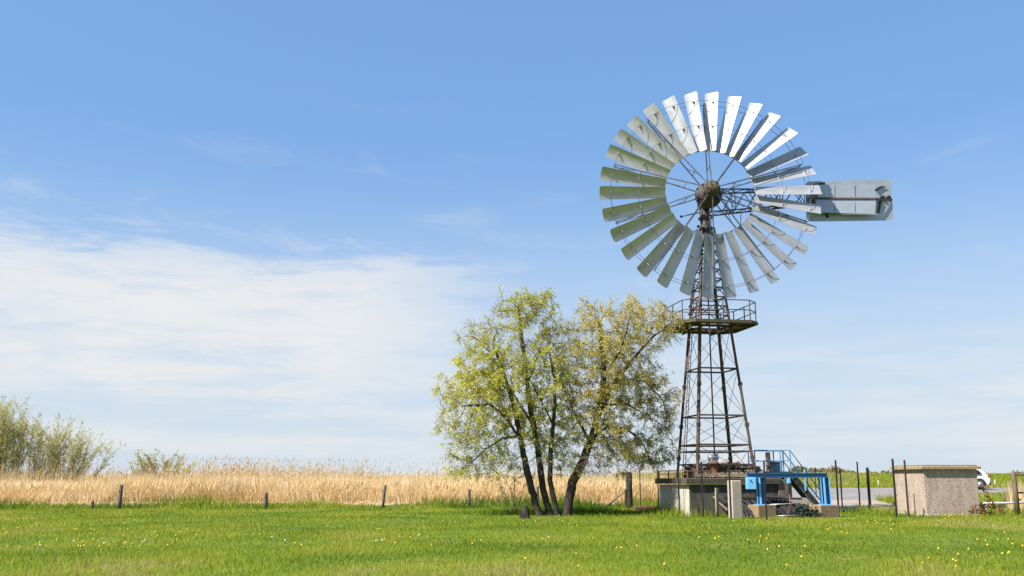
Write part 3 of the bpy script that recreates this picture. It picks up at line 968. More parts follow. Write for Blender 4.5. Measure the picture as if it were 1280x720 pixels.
IP = [
    ((801, 801), 639, 586, 'thin dark iron fence post against the reeds between timber pole and plinth', 'postiron', .05),
    ((823, 823.5), 640, 586, 'dark iron fence post at the far left edge of the concrete plinth', 'postiron', .062),
    ((847, 849.5), 645, 577, 'tall dark iron fence post before the sunlit left face of the plinth', 'postiron', .066),
    ((877.5, 879), 647, 577, 'tall dark iron fence post before the rusty standpipe pump', 'postiron', .07),
    ((912.5, 914), 649, 577, 'tall dark iron fence post touching the pale concrete pillar', 'postiron', .072),
    ((956, 958.5), 651, 575.5, 'dark iron fence post crossing the left blue gantry post', 'postiron', .066),
    ((1009, 1010.5), 622, 584, 'thin dark iron post behind the lower stair handrail', 'postiron', .055),
    ((1019, 1020.5), 622, 585, 'dark iron post behind the foot of the stair, left of the right blue post', 'postiron', .06),
    ((1045.5, 1048.8), 646, 575, 'tall dark iron fence post directly right of the right gantry footing', 'postiron', .070),
    ((1051, 1053), 634, 586, 'shorter dark iron post just behind the tall post right of the gantry', 'postiron', .07),
    ((1072.7, 1075.5), 639.5, 577, 'slim dark iron fence post standing before the gravel yard', 'postiron', .066),
    ((1085.5, 1087.8), 638.5, 584.5, 'stout dark iron fence post with flat top before the gravel yard', 'postiron', .13),
    ((1116.5, 1121), 646.5, 573.5, 'tall dark iron fence post at the left edge of the pebbledash shed', 'postiron', .085),
    ((1131.5, 1136), 647, 575, 'rusty tall iron fence post before the sunlit shed wall', 'rustpost', .075),
]
for a in IP:
    iron_post(a[0], a[1], a[2], a[3], a[4], a[5])

def simple(name, mb, mat, base, label, cat, group=None):
    o = mb.build(name, mat, loc=base)
    return tag(o, label, cat, group)

# rusty stake by the shed
b = gpt(1144.5, 646); t = at(1143.5, 617, b.y); t.x = b.x
simple('stake', MB().bar(b, t, .045, .03).tube([t - Vector((.03, 0, .03)), t + Vector((.03, 0, -.03))], .016, 5), 'rust', b, 'short rusty iron stake in front of the shed wall', 'stake')
# round tan timber post and the pale concrete pillar
b = gpt(896.5, 646.5); z = at(896, 610, b.y).z
simple('timber_post', MB().lathe((b.x, b.y, -.1), (.02, 0, 1), [(.085, 0), (.082, z * .5), (.078, z + .06), (.07, z + .1)], 12), 'tanwood', b, 'short round tan timber post left of the pale concrete pillar', 'timber post')
b = gpt(921, 648.5); z = at(921, 600.5, b.y).z
simple('concrete_pillar', MB().bbox((b.x, b.y + .2, z / 2 - .1), (.46, .42, z + .2), R(15), .03), 'whiteconcrete', b, 'short pale square concrete pillar in front of the plinth', 'pillar')
# wooden meadow posts along the reeds
WP = [(149, 635, 606.5, .2, 'grey timber post standing leftmost and tallest before the reed bed', .02),
      (115, 635.5, 626, .17, 'rotted timber stub nearly lost in grass left of the first reed-edge post', .0),
      (332, 635, 616.5, .19, 'short grey timber post before the reeds, lowest of the full posts', -.01),
      (478, 633.5, 606.5, .15, 'slim dark timber post leaning slightly midway along the reeds', .10),
      (586, 633.5, 611.5, .16, 'grey timber post before the reeds just left of the green tree', .03),
      (672, 633.5, 608.5, .16, 'weathered timber post half hidden between the tree stems', .0)]
for k, (px, yb, yt, d, lab, tilt) in enumerate(WP):
    b = gpt(px, yb + 1.5); t = at(px, yt, b.y).z
    rr = random.Random(k)
    m = MB(); r_ = d / 2
    prof = [(r_ * 1.05, 0), (r_, t * .4 + .1), (r_ * .95, t + .07), (r_ * .75, t + .1 + rr.uniform(0, .04))]
    m.lathe((b.x, b.y, -.1), (tilt - .0, 0, 1), prof, 11)
    m.box((b.x - r_ * .3 - tilt * t * .0, b.y - r_ * .6, t * .75), (r_ * .5, r_ * .8, .14), .3)
    simple('meadow_post', m, 'greywood', b, lab, 'wooden post', 'timber posts along the reeds')
# thick old pole under the right crown
b = gpt(787, 637); z = at(787, 590, b.y).z
m = MB(); m.lathe((b.x, b.y, -.1), (0, 0, 1), [(.22, 0), (.18, .35), (.17, 1.1), (.17, z + .05), (.12, z + .12)], 14)
m.box((b.x - .17, b.y - .05, .62), (.12, .16, .9), .2)
simple('timber_pole', m, MAT['bark'], b, 'stout dark timber pole rising into the golden crown left of the plinth', 'timber pole')
# rust-red edging and fallen branch
b = gpt(808, 639.5)
simple('edging', MB().bbox((b.x, b.y + .3, .06), (1.15, .16, .36), .05, .02).bbox((b.x + .1, b.y + .45, .1), (.9, .1, .34), .1, .02), 'brick', b, 'low rust-red edging between timber pole and plinth', 'edging')
b = gpt(764, 637)
m = MB(); pts = [Vector((b.x - .35, b.y, .18)), Vector((b.x - .05, b.y + .05, .32)), Vector((b.x + .35, b.y + .1, .62)), Vector((b.x + .85, b.y + .1, 1.0))]
m.tube(pts, [.06, .055, .04, .018], 7); m.tube([pts[0] + Vector((-.5, 0, -.04)), pts[0], pts[1]], [.03, .06, .05], 7); m.tube([pts[2], pts[2] + Vector((-.1, .1, .45))], [.02, .006], 5)
simple('fallen_branch', m, 'greywood', b, 'bare fallen branch leaning in the grass below the golden tree', 'branch')
# stump at the foot of the green tree
b = gpt(658, 648)
m = MB(); m.lathe((b.x, b.y, -.1), (-.12, 0, 1), [(.26, 0), (.17, .14), (.15, .40), (.13, .52), (.09, .62), (.02, .64)], 7, False); m.lathe((b.x - .12, b.y - .1, -.1), (-.45, 0, 1), [(.15, 0), (.09, .22), (.07, .34), (.02, .46)], 6, False)
simple('tree_stump', m, 'bark', b, 'dark broken tree stump left of the green tree stems', 'stump')

# ---------------------------------------------------------------- shed
def build_shed():
    n = SHED_N
    xr = atx(1223, 43.75, 0).x
    W = xr - n.x; rz = math.atan2(.10, W)
    D = 3.0
    ux = Vector((math.cos(rz), math.sin(rz), 0)); uy = Vector((-math.sin(rz), math.cos(rz), 0))
    # left face must run back to column 1120
    zt = at(1158, 586.5, 43.4).z
    root = empty('shed', n, 'low flat-roofed pebbledash shed with a mossy tan roof slab', 'shed')
    c = n + ux * W / 2 + uy * D / 2
    MB().bbox((c.x, c.y, zt / 2 - .1), (W, D, zt + .2), rz, .02).build('wall', 'pebble', root)
    m = MB()
    m.bbox((c.x, c.y, zt + .075), (W + .28, D + .30, .15), rz, .04)
    rf = m.build('roof', 'roofcap', root)
    m = MB(); m.bbox((c.x, c.y, zt + .168), (W + .02, D + .05, .035), rz, .012); m.build('moss_layer', 'deck', rf)
    m = MB(); q = n + ux * W / 2 + uy * (-.03); m.bbox((q.x, q.y, .02), (W + .05, .1, .16), rz, .02); m.build('base_course', 'whiteconcrete', root)
    q = n + uy * D / 2 + ux * -.03; m = MB(); m.bbox((q.x, q.y, .02), (.1, D, .16), rz, .02); m.build('base_course', 'whiteconcrete', root)
    return [tuple((n + ux * a + uy * b_))[:2] for a, b_ in ((0, 0), (W, 0), (W, D), (0, D))]
SHED = build_shed()

# ---------------------------------------------------------------- car
def build_car():
    Y = 69.0
    xe = atx(1231, Y, 1.7).x
    z0 = float(terrain(xe - 2, Y)) + .034
    L = 4.3
    root = empty('parked_car', (xe - L / 2, Y, z0), 'white hatchback parked on the road half hidden behind the shed', 'car')
    X = lambda s: xe - L + s          # nose to the left
    P = lambda s, z: (X(s), z0 + z)
    wid = 1.74
    prof = [(.05, .35), (0, .55), (.05, .75), (.5, .88), (1.05, .98), (1.35, 1.12), (1.85, 1.42), (2.4, 1.50), (3.3, 1.47), (3.85, 1.32), (4.1, 1.02), (4.27, .92), (4.3, .60), (4.22, .35), (3.9, .24), (.4, .24)]
    vs = []; fs = []
    n = len(prof)
    def ring(y, inset):
        out = []
        for s, z in prof:
            t = max(0, (z - .95) / .55)
            out.append((X(s), Y + y * (1 - .16 * t) * inset, z0 + z))
        return out
    rings = [ring(-wid / 2 + .06, 1), ring(-wid / 2, 1), ring(wid / 2, 1), ring(wid / 2 - .06, 1)]
    # chamfered rim: first and last ring slightly shrunk towards the middle
    def shrink(r_):
        cx = sum(p[0] for p in r_) / n; cz = sum(p[2] for p in r_) / n
        return [(cx + (p[0] - cx) * .965, p[1], cz + (p[2] - cz) * .965) for p in r_]
    side_l = [(p[0], p[1], p[2]) for p in shrink(ring(-wid / 2, 1))]
    mid_l = ring(-wid / 2 + .07, 1); mid_r = ring(wid / 2 - .07, 1)
    side_r = shrink(ring(wid / 2, 1))
    m = MB()
    for r_ in (side_l, mid_l, mid_r, side_r): vs += r_
    for k in range(3):
        for i in range(n):
            j = (i + 1) % n
            fs.append((k * n + i, k * n + j, (k + 1) * n + j, (k + 1) * n + i))
    fs.append(tuple(range(n - 1, -1, -1))); fs.append(tuple(range(3 * n, 4 * n)))
    m._add(vs, fs); m.build('body', 'white', root)
    def sidey(z): return Y - wid / 2 * (1 - .16 * max(0, (z - .95) / .55)) - .006
    def pane(pts, name, mat, rear=False):
        q = [Vector((X(s), sidey(z), z0 + z)) for s, z in pts]
        MB().prism(q, (0, -.012, 0)).build(name, mat, root)
    pane([(1.55, 1.0), (2.35, 1.0), (2.35, 1.38), (1.95, 1.36)], 'side_window', 'glass')
    pane([(2.43, 1.0), (3.1, 1.0), (3.1, 1.37), (2.43, 1.38)], 'side_window', 'glass')
    pane([(3.18, 1.0), (3.72, 1.04), (3.5, 1.31), (3.18, 1.36)], 'side_window', 'glass')
    MB().prism([(X(3.93), Y - .62, z0 + 1.27), (X(3.93), Y + .62, z0 + 1.27), (X(4.12), Y + .68, z0 + 1.03), (X(4.12), Y - .68, z0 + 1.03)], (.03, 0, .02)).build('rear_window', 'glass', root)
    MB().prism([(X(1.33), Y - .66, z0 + 1.13), (X(1.33), Y + .66, z0 + 1.13), (X(1.84), Y + .62, z0 + 1.43), (X(1.84), Y - .62, z0 + 1.43)], (-.02, 0, .03)).build('windscreen', 'glass', root)
    for s in (-1, 1):
        MB().bbox((X(4.2), Y + s * .74, z0 + .90), (.24, .26, .15), 0, .03).build('tail_lamp', 'redlamp', root)
    MB().bbox((X(4.27), Y, z0 + .40), (.16, 1.6, .18), 0, .03).build('bumper', 'rubber', root)
    for s, sd in ((.85, -1), (.85, 1), (3.52, -1), (3.52, 1)):
        y = Y + sd * (wid / 2 - .08)
        w = MB().lathe((X(s), y - .11, z0 + .33), (0, 1, 0), [(.24, -.02), (.33, .02), (.335, .1), (.33, .2), (.24, .24)], 20).build('wheel', 'rubber', root)
        MB().lathe((X(s), y + sd * .11 - .01, z0 + .33), (0, sd, 0), [(.20, 0), (.21, .025), (.08, .035), (.05, .05)], 14).build('rim', 'steelgrey', w)
        if sd < 0:
            arch = [Vector((X(s) + .42 * math.cos(a), Y - wid / 2 - .004, z0 + .33 + .42 * math.sin(a))) for a in [R(-12 + 204 * k / 12) for k in range(13)]]
            MB().prism(arch, (0, -.004, 0)).build('wheel_arch', 'rubber', root)
build_car()

# ---------------------------------------------------------------- small things on the right
def marker(px, yb, yt, lab):
    Y = 80.0
    b = at(px, yb, Y); b.z = float(terrain(b.x, Y)); 
    z = at(px, yt, Y).z
    root = empty('marker_post', b, lab, 'marker post', 'white roadside markers')
    MB().bbox((b.x, Y, (b.z + z) / 2), (.11, .08, z - b.z), 0, .03).build('shaft', 'whitepaint', root)
    MB().bbox((b.x, Y - .045, z - .15), (.06, .015, .10), 0, .004).build('reflector', 'steelgrey', root)
marker(1098.5, 609, 600.5, 'small white roadside marker on the green bank left of the shed')
marker(1244.5, 609, 599.5, 'small white roadside marker by the dry reeds right of the white car')
# low pale tube barrier
Yb = 47.5
bt = empty('tube_barrier', at(1232, 637, Yb), 'low pale steel tube barrier in front of dry reeds right of the shed', 'barrier')
zt = at(1232, 628.8, Yb).z
m = MB(); m.tube([(at(1229, 629, Yb).x, Yb, zt), (at(1290, 629, Yb).x, Yb, zt)], .05, 8); m.build('rail', 'palesteel', bt)
for px in (1232, 1284):
    x = at(px, 629, Yb).x; MB().tube([(x, Yb, -.1), (x, Yb, zt)], .055, 8).build('upright', 'palesteel', bt)
# wooden gate at the frame edge
Yg = 44.2
b = at(1272, 640, Yg); b.z = 0
gt = empty('field_gate', b, 'brown wooden gate post with a dark crossbar at the right edge', 'gate')
z = at(1272, 590.5, Yg).z
MB().lathe((b.x, Yg, -.1), (-.01, 0, 1), [(.12, 0), (.115, z * .6), (.11, z), (.07, z + .12), (.03, z + .2)], 10).build('post', MAT['wood'], gt)
m = MB(); m.bar((b.x, Yg + .1, z - .12), (b.x + 2.6, Yg + .1, z - .12), .06, .09); m.bar((b.x, Yg + .1, z - .9), (b.x + 2.6, Yg + .1, z - .9), .05, .08); m.build('crossbar', 'greywood', gt)
MB().lathe((b.x + 2.6, Yg, -.1), (0, 0, 1), [(.11, 0), (.105, z * .6), (.1, z), (.05, z + .1)], 10).build('post', MAT['wood'], gt)
MB().bbox((b.x + .12, Yg - .05, .72), (.1, .12, .07), 0, .01).build('latch', 'black', gt)

# ---------------------------------------------------------------- ribbons: grass, reeds, weeds
def ribbons(base, h, w, lean, yaw, tone, segs=1):
    """each ribbon is a tapering blade of segs quads ending in a tip triangle (segs=1: one triangle)"""
    n = len(base)
    sx = np.cos(yaw) * w / 2; sy = np.sin(yaw) * w / 2
    side = np.stack([sx, sy, np.zeros(n)], 1)
    V = []; tri = []
    idx = np.arange(n)
    per = 2 * segs + 1
    for k in range(segs):
        t = k / segs
        c = base.copy(); c[:, 2] += h * t
        c[:, 0] += lean[:, 0] * h * t * t; c[:, 1] += lean[:, 1] * h * t * t
        s = side * (1 - .45 * t)
        V.append(c - s); V.append(c + s)
    c = base.copy(); c[:, 2] += h * (1 - .25 * np.minimum(1, (lean ** 2).sum(1)))
    c[:, 0] += lean[:, 0] * h; c[:, 1] += lean[:, 1] * h
    V.append(c)
    V = np.stack(V, 1).reshape(-1, 3)
    o = idx * per
    for k in range(segs - 1):
        a = o + 2 * k
        tri.append(np.stack([a, a + 1, a + 3], 1)); tri.append(np.stack([a, a + 3, a + 2], 1))
    a = o + 2 * (segs - 1)
    tri.append(np.stack([a, a + 1, a + 2], 1))
    return V, np.concatenate(tri), np.repeat(tone, per)

def merge(parts):
    V = []; Fc = []; Tn = []; o = 0
    for v, f, t in parts:
        V.append(v); Fc.append(f + o); Tn.append(t); o += len(v)
    return np.concatenate(V), np.concatenate(Fc), np.concatenate(Tn)

MAT['grass'] = plant_mat('meadow grass', [(0, (.062, .116, .010)), (.35, (.148, .210, .015)), (.62, (.246, .284, .026)), (.85, (.315, .300, .045)), (1, (.34, .29, .12))], trans=.40, patch=.34, patch_scale=.22)
MAT['reed'] = plant_mat('dry reed', [(0, (.33, .22, .10)), (.4, (.60, .43, .21)), (.75, (.72, .56, .33)), (1, (.79, .69, .49))], trans=.36, patch=.22, patch_scale=.45)

def tower_dist(x, y):
    return np.maximum(abs(x - AXX), abs(y - AXY))

def build_grass():
    parts = []
    # bands of depth with their own density and blade size
    bands = [(12.5, 18, 520, .009, 1.0), (18, 25, 300, .012, 1.0), (25, 34, 190, .015, 1.05), (34, 44, 120, .019, 1.1), (44, 60.5, 75, .025, 1.15)]
    for y0, y1, dens, w, hs in bands:
        hw = .56 * y1 + 4
        n = int((y1 - y0) * 2 * hw * dens)
        x = rng.uniform(-hw, hw, n); y = rng.uniform(y0, y1, n)
        keep = np.abs(x) < .56 * y + 3
        keep &= ~inside(PAVED, x, y) & ~inside(PLINTH, x, y) & ~inside(SHED, x, y)
        keep &= ~((x > 10.0) & (x < 14.4) & (y > 42.3) & (y < 46)) & ~((x > 9.6) & (x < 12) & (y > 43.4) & (y < 44.5))
        edge = 57.3 + 1.6 * smooth(-14, -6, x) + 1.2 * (vnoise(x * 1.2, y * .1, 5) - .5) * 2 - 1.2 * smooth(-20, -28, x)
        keep &= (y < edge) | (x > 9.5)
        keep &= ~((x > 24.6) & (y > 49))
        x, y, edge = x[keep], y[keep], edge[keep]
        n = len(x)
        pn = vnoise(x, y, 1); pn2 = vnoise(x * 3.1, y * 3.1, 2)
        h = .045 + .036 * pn + .026 * pn2
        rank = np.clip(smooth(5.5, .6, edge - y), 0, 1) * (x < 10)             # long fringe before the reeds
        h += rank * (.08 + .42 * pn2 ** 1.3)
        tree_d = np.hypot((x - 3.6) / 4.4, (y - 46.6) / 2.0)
        tuft_shade = smooth(1.5, .5, tree_d)
        h += tuft_shade * (.06 + .25 * pn2)
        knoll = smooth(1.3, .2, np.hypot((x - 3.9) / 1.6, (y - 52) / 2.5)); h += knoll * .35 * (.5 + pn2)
        pl = smooth(1.9, .2, np.maximum(0, np.maximum(abs(x - AXX) - 2.0, (AXY - 2.4 - y)))) * (y > 41) * (x < 16)
        h += pl * (.06 + .18 * pn2)
        sh = smooth(1.3, .1, np.maximum(0, np.maximum(abs(x - (SHED_N.x + .8)) - 2.6, (43.4 - y)))) * (y > 41)
        h += sh * (.06 + .18 * pn2)
        h *= rng.uniform(.55, 1.35, n) * hs
        pn3 = vnoise(x * 5.5, y * 4, 41)
        h *= .75 + .65 * pn3 + .5 * np.clip(pn2 - .6, 0, 1)
        tone = .46 + .55 * (pn - .5) + .58 * (pn3 - .5) + rng.normal(0, .12, n) - .30 * rank - .40 * tuft_shade - .25 * knoll + .07 * smooth(24, 15, y)  # darker under the trees: lush grass plus their cast shadow put into the tone
        dead = rng.random(n) < .035 + .05 * smooth(24, 15, y) * pn2
        tone = np.where(dead, rng.uniform(.75, 1, n), tone)
        base = np.stack([x, y, terrain(x, y) - .01], 1)
        a = rng.uniform(0, 6.283, n); l = rng.uniform(.1, .75, n)
        lean = np.stack([np.cos(a) * l, np.sin(a) * l], 1)
        yaw = rng.normal(0, .7, n)
        wv = w * rng.uniform(.7, 1.4, n) * (1 + .5 * np.clip(rank + tuft_shade, 0, 1))
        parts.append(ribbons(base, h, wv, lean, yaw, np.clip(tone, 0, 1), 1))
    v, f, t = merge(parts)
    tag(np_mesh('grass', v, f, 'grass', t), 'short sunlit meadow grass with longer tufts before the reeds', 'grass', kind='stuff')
    # bank and verges on the right, coarser
    parts = []
    for (x0, x1, y0, y1, n, hh) in ((14, 62, 71.6, 96, 60000, .30), (20, 60, 46.5, 72, 26000, .28), (9.5, 17, 71, 92, 9000, .3)):
        x = rng.uniform(x0, x1, n); y = rng.uniform(y0, y1, n)
        k = ~inside(PAVED, x, y) & ~inside(SHED, x, y); x, y = x[k], y[k]; n = len(x)
        pn = vnoise(x, y, 3)
        h = hh * (.5 + .7 * pn) * rng.uniform(.6, 1.3, n)
        dry = .28 * smooth(84, 90, y) + (.35 if x0 < 0 else 0)
        tone = np.clip(.74 + .6 * (pn - .5) + dry * pn * 1.6 + rng.normal(0, .12, n), 0, 1)
        a = rng.uniform(0, 6.283, n); l = rng.uniform(.1, .6, n)
        parts.append(ribbons(np.stack([x, y, terrain(x, y) - .02], 1), h, .05 * rng.uniform(.7, 1.4, n), np.stack([np.cos(a) * l, np.sin(a) * l], 1), rng.normal(0, .7, n), tone, 1))
    v, f, t = merge(parts)
    tag(np_mesh('bank_grass', v, f, 'grass', t), 'green grass covering the low bank beyond the road', 'grass', kind='stuff')
build_grass()

def build_reeds():
    parts = []
    # body of stalks
    for (n, y0, y1, hlo, hhi) in ((30000, 57.2, 59.4, .9, 1.65), (30000, 59.0, 63, 1.35, 1.8), (15000, 63, 72, 1.4, 1.85)):
        x = rng.uniform(-42, 11.0, n); y = rng.uniform(y0, y1, n)
        off = 1.6 * smooth(-14, -6, x) - 1.2 * smooth(-20, -28, x)
        y = y + off
        k = (y < 72.5) & ~inside(PAVED, x, y) & ((x < 8.8) | (y > 49)); x, y = x[k], y[k]; n = len(x)
        pn = vnoise(x * 1.5, y * .6, 8); dep = np.clip((y - off[k] - y0) / (y1 - y0), 0, 1)
        h = (hlo + (hhi - hlo) * np.sqrt(dep)) * (.86 + .22 * pn) * rng.uniform(.75, 1.12, n)
        w = .026 * rng.uniform(.6, 1.5, n)
        a = rng.uniform(0, 6.283, n); l = np.abs(rng.normal(0, .16, n)); lf = (vnoise(x * 2.6, y * .8, 14) - .5); lean = np.stack([np.cos(a) * l + .03 + lf * .7, np.sin(a) * l], 1)
        h = h * (.80 + .36 * vnoise(x * 4, y * 1.5, 15))
        tone = np.clip(.52 + .5 * (pn - .5) + rng.normal(0, .16, n), 0, 1)
        parts.append(ribbons(np.stack([x, y, terrain(x, y)], 1), h, w, lean, rng.normal(0, .6, n), tone, 2))
    # side leaves that hang off the stalks
    n = 42000
    x = rng.uniform(-42, 10.8, n); y = rng.uniform(57.4, 64, n) + 1.6 * smooth(-14, -6, x) - 1.2 * smooth(-20, -28, x)
    z = rng.uniform(.25, 1.25, n); h = rng.uniform(.25, .55, n)
    a = rng.uniform(0, 6.283, n); l = rng.uniform(.3, 1.0, n)
    parts.append(ribbons(np.stack([x, y, z], 1), h, .035 * rng.uniform(.5, 1.4, n), np.stack([np.cos(a) * l, np.sin(a) * l], 1), rng.normal(0, .8, n), np.clip(rng.normal(.6, .18, n), 0, 1), 2))
    # pale litter at the foot
    n = 60000
    x = rng.uniform(-42, 10, n); y = 56.7 + rng.gamma(2.0, .45, n) + 1.6 * smooth(-14, -6, x) - 1.2 * smooth(-20, -28, x)
    amt = vnoise(x * 1.1, y * .2, 12); k = rng.random(n) < amt * (1.0 - .7 * smooth(-18, -8, x)); x, y, amt = x[k], y[k], amt[k]; n = len(x)
    a = rng.uniform(0, 6.283, n); l = rng.uniform(.5, 2.4, n)
    parts.append(ribbons(np.stack([x, y, np.full(n, .02)], 1), rng.uniform(.12, .5, n), .03 * rng.uniform(.6, 1.4, n), np.stack([np.cos(a) * l, np.sin(a) * l], 1), rng.normal(0, .8, n), np.clip(rng.normal(.88, .12, n), 0, 1), 2))
    # tall plumed stems above the mass
    n = 22000
    x = rng.uniform(-42, 10.5, n); y = rng.uniform(58.6, 68, n) + 1.0 * smooth(-14, -6, x)
    cl = vnoise(x * 2.2, y * .5, 21); k = rng.random(n) < .12 + .95 * cl ** 1.7; x, y, cl = x[k], y[k], cl[k]; n = len(x)
    h = rng.gamma(1.8, .25, n) + 1.58 + .25 * cl; h = np.minimum(h, 3.0)
    a = rng.uniform(0, 6.283, n); l = np.abs(rng.normal(.03, .05, n)); lean = np.stack([np.cos(a) * l + .02, np.sin(a) * l], 1)
    b = np.stack([x, y, terrain(x, y)], 1)
    parts.append(ribbons(b, h, np.full(n, .019), lean, rng.normal(0, .5, n), np.clip(rng.normal(.72, .15, n), 0, 1), 2))
    tip = b.copy(); tip[:, 0] += lean[:, 0] * h; tip[:, 1] += lean[:, 1] * h; tip[:, 2] += h * .985
    for q in range(3):
        kk = rng.random(n) < .45
        m_ = int(kk.sum())
        t2 = tip[kk] + rng.normal(0, .02, (m_, 3)); t2[:, 2] -= rng.uniform(.05, .2, m_)
        aa = rng.uniform(0, 6.283, m_)
        parts.append(ribbons(t2, rng.uniform(.08, .20, m_), .030 * rng.uniform(.5, 1.3, m_), np.stack([.25 + .3 * np.cos(aa), .3 * np.sin(aa)], 1), rng.normal(0, .6, m_), np.clip(rng.normal(.22, .18, m_), 0, 1), 2))
    v, f, t = merge(parts)
    tag(np_mesh('reed_bed', v, f, 'reed', t), 'golden dry reed bed with feathery plumes along the meadow edge', 'reeds', kind='stuff')
    # dry reeds right of the shed
    n = 8500
    x = rng.uniform(24.2, 34, n); y = rng.uniform(49.0, 55, n)
    xm = 24.9 + .9 * (vnoise(y * 3, y, 31) - .5)
    k = x > xm + (y - 49) * .42; x, y = x[k], y[k]; n = len(x)
    pn = vnoise(x * 2, y, 8)
    h = rng.gamma(5, .22, n).clip(.3, 1.9) * (.7 + .5 * pn)
    a = rng.uniform(0, 6.283, n); l = np.abs(rng.normal(0, .15, n))
    v, f, t = ribbons(np.stack([x, y, terrain(x, y) - .02], 1), h, .03 * rng.uniform(.5, 1.4, n), np.stack([np.cos(a) * l, np.sin(a) * l], 1), rng.normal(0, .6, n), np.clip(.82 + .3 * (pn - .5) + rng.normal(0, .15, n), 0, 1), 2)
    tag(np_mesh('dry_reeds', v, f, 'reed', t), 'pale dry reeds behind the tube barrier right of the shed', 'reeds', kind='stuff')
build_reeds()

# withered docks
def dock(px, yb, yt, Y, label, seed, dens=70):
    b = at(px, yb, Y); b.z = float(terrain(b.x, Y)); zt = at(px, yt, Y).z
    r_ = random.Random(seed); m = MB()
    H = zt - b.z
    top = b + Vector((-.25 * (1 if seed % 2 else -1), 0, H))
    m.tube([b, b.lerp(top, .5) + Vector((.05, 0, 0)), top], [.02, .016, .006], 5)
    for k in range(dens):
        t = r_.uniform(.2, 1)
        q = b.lerp(top, t) + Vector((r_.gauss(0, .09), r_.gauss(0, .07), r_.gauss(0, .04)))
        a = r_.uniform(0, 6.28); L = r_.uniform(.05, .14)
        d = Vector((math.cos(a), math.sin(a) * .6, r_.uniform(-.6, .5))) * L
        s = d.cross(Vector((r_.random(), r_.random(), r_.random()))).normalized() * L * .4
        m._add([q, q + d * .5 + s, q + d, q + d * .5 - s], [(0, 1, 2, 3)])
    return simple('withered_dock', m, 'dock', b, label, 'weed', 'withered docks by the shed')
dock(1240, 639, 606, 47.0, 'tall withered rust-brown dock plant before the dry reeds', 1, 120)
dock(1226, 640, 630, 43.2, 'low withered brown weed at the shed right corner', 2, 90)
dock(1212, 641, 632, 43.1, 'small withered brown weed against the shaded shed wall', 4, 60)
dock(1254, 640, 631, 43.6, 'low brown withered weed in front of the tube barrier', 5, 90)

# ---------------------------------------------------------------- trees by space colonisation
def colonise(stems, attr, step, infl, kill, seed, iters=140, sag=0.0, jitter=.25):
    r_ = np.random.default_rng(seed)
    pos = []; par = []; srad = []
    for st in stems:
        prev = -1
        pts = [Vector(p) for p in st]
        for i in range(len(pts) - 1):
            seg = (pts[i + 1] - pts[i]); n = max(1, int(seg.length / step))
            for k in range(n + (1 if i == len(pts) - 2 else 0)):
                q = pts[i] + seg * (k / n)
                jit = r_.normal(0, .012, 3) if prev >= 0 else np.zeros(3)
                pos.append(np.array(q) + jit); par.append(prev); prev = len(pos) - 1
    attr = np.asarray(attr)
    best = np.full(len(attr), 1e9); who = np.zeros(len(attr), int)
    def upd(i0):
        nonlocal best, who
        new = np.array(pos[i0:])
        for s in range(0, len(new), 400):
            d = ((attr[:, None, :] - new[None, s:s + 400, :]) ** 2).sum(2)
            j = d.argmin(1); dv = d[np.arange(len(attr)), j]
            better = dv < best
            best[better] = dv[better]; who[better] = j[better] + i0 + s
    upd(0)
    nchild = {}
    for it in range(iters):
        live = best < infl * infl
        if not live.any(): break
        i0 = len(pos)
        ids = who[live]; d = attr[live] - np.array(pos)[ids]
        d /= np.linalg.norm(d, axis=1, keepdims=True) + 1e-9
        u = np.unique(ids)
        for i in u:
            if nchild.get(i, 0) >= 4: continue
            v = d[ids == i].sum(0)
            v = v / (np.linalg.norm(v) + 1e-9) + r_.normal(0, jitter, 3); v[2] -= sag
            v /= np.linalg.norm(v)
            pos.append(pos[i] + v * step); par.append(int(i)); nchild[i] = nchild.get(i, 0) + 1
        if len(pos) == i0: break
        upd(i0)
        keep = best > kill * kill
        attr, best, who = attr[keep], best[keep], who[keep]
        if len(attr) == 0: break
    return np.array(pos), np.array(par)

def radii(pos, par, tip, root_r):
    n = len(pos)
    cnt = np.zeros(n)
    kids = [[] for _ in range(n)]
    for i in range(n):
        if par[i] >= 0: kids[par[i]].append(i)
    order = np.arange(n)[::-1]
    for i in order:
        if not kids[i]: cnt[i] = 1
        if par[i] >= 0: cnt[par[i]] += cnt[i]
    roots = [i for i in range(n) if par[i] < 0]
    rad = np.zeros(n)
    rootof = np.zeros(n, int)
    ex = {}
    for k, i in enumerate(roots):
        ex[i] = math.log(root_r[k] / tip) / math.log(max(2, cnt[i]))
    for i in range(n):
        rootof[i] = i if par[i] < 0 else rootof[par[i]]
        rad[i] = tip * cnt[i] ** ex[rootof[i]]
    return rad, kids

def skin(m, pos, par, rad, kids, flare=1.35):
    starts = [(i, None) for i in range(len(pos)) if par[i] < 0]
    while starts:
        i, p = starts.pop()
        pts = [] ; rr = []
        if p is not None:
            pts.append(pos[p]); rr.append(min(rad[p], rad[i] * 1.15))
        else:
            pass
        j = i
        while True:
            pts.append(pos[j]); rr.append(rad[j] * (flare if par[j] < 0 else 1))
            ks = kids[j]
            if not ks: break
            big = max(ks, key=lambda q: rad[q])
            for q in ks:
                if q != big: starts.append((q, j))
            j = big
        if len(pts) > 1:
            r0 = max(rr)
            m.tube(pts, rr, 9 if r0 > .07 else 6 if r0 > .03 else 4 if r0 > .012 else 3, cap=False)

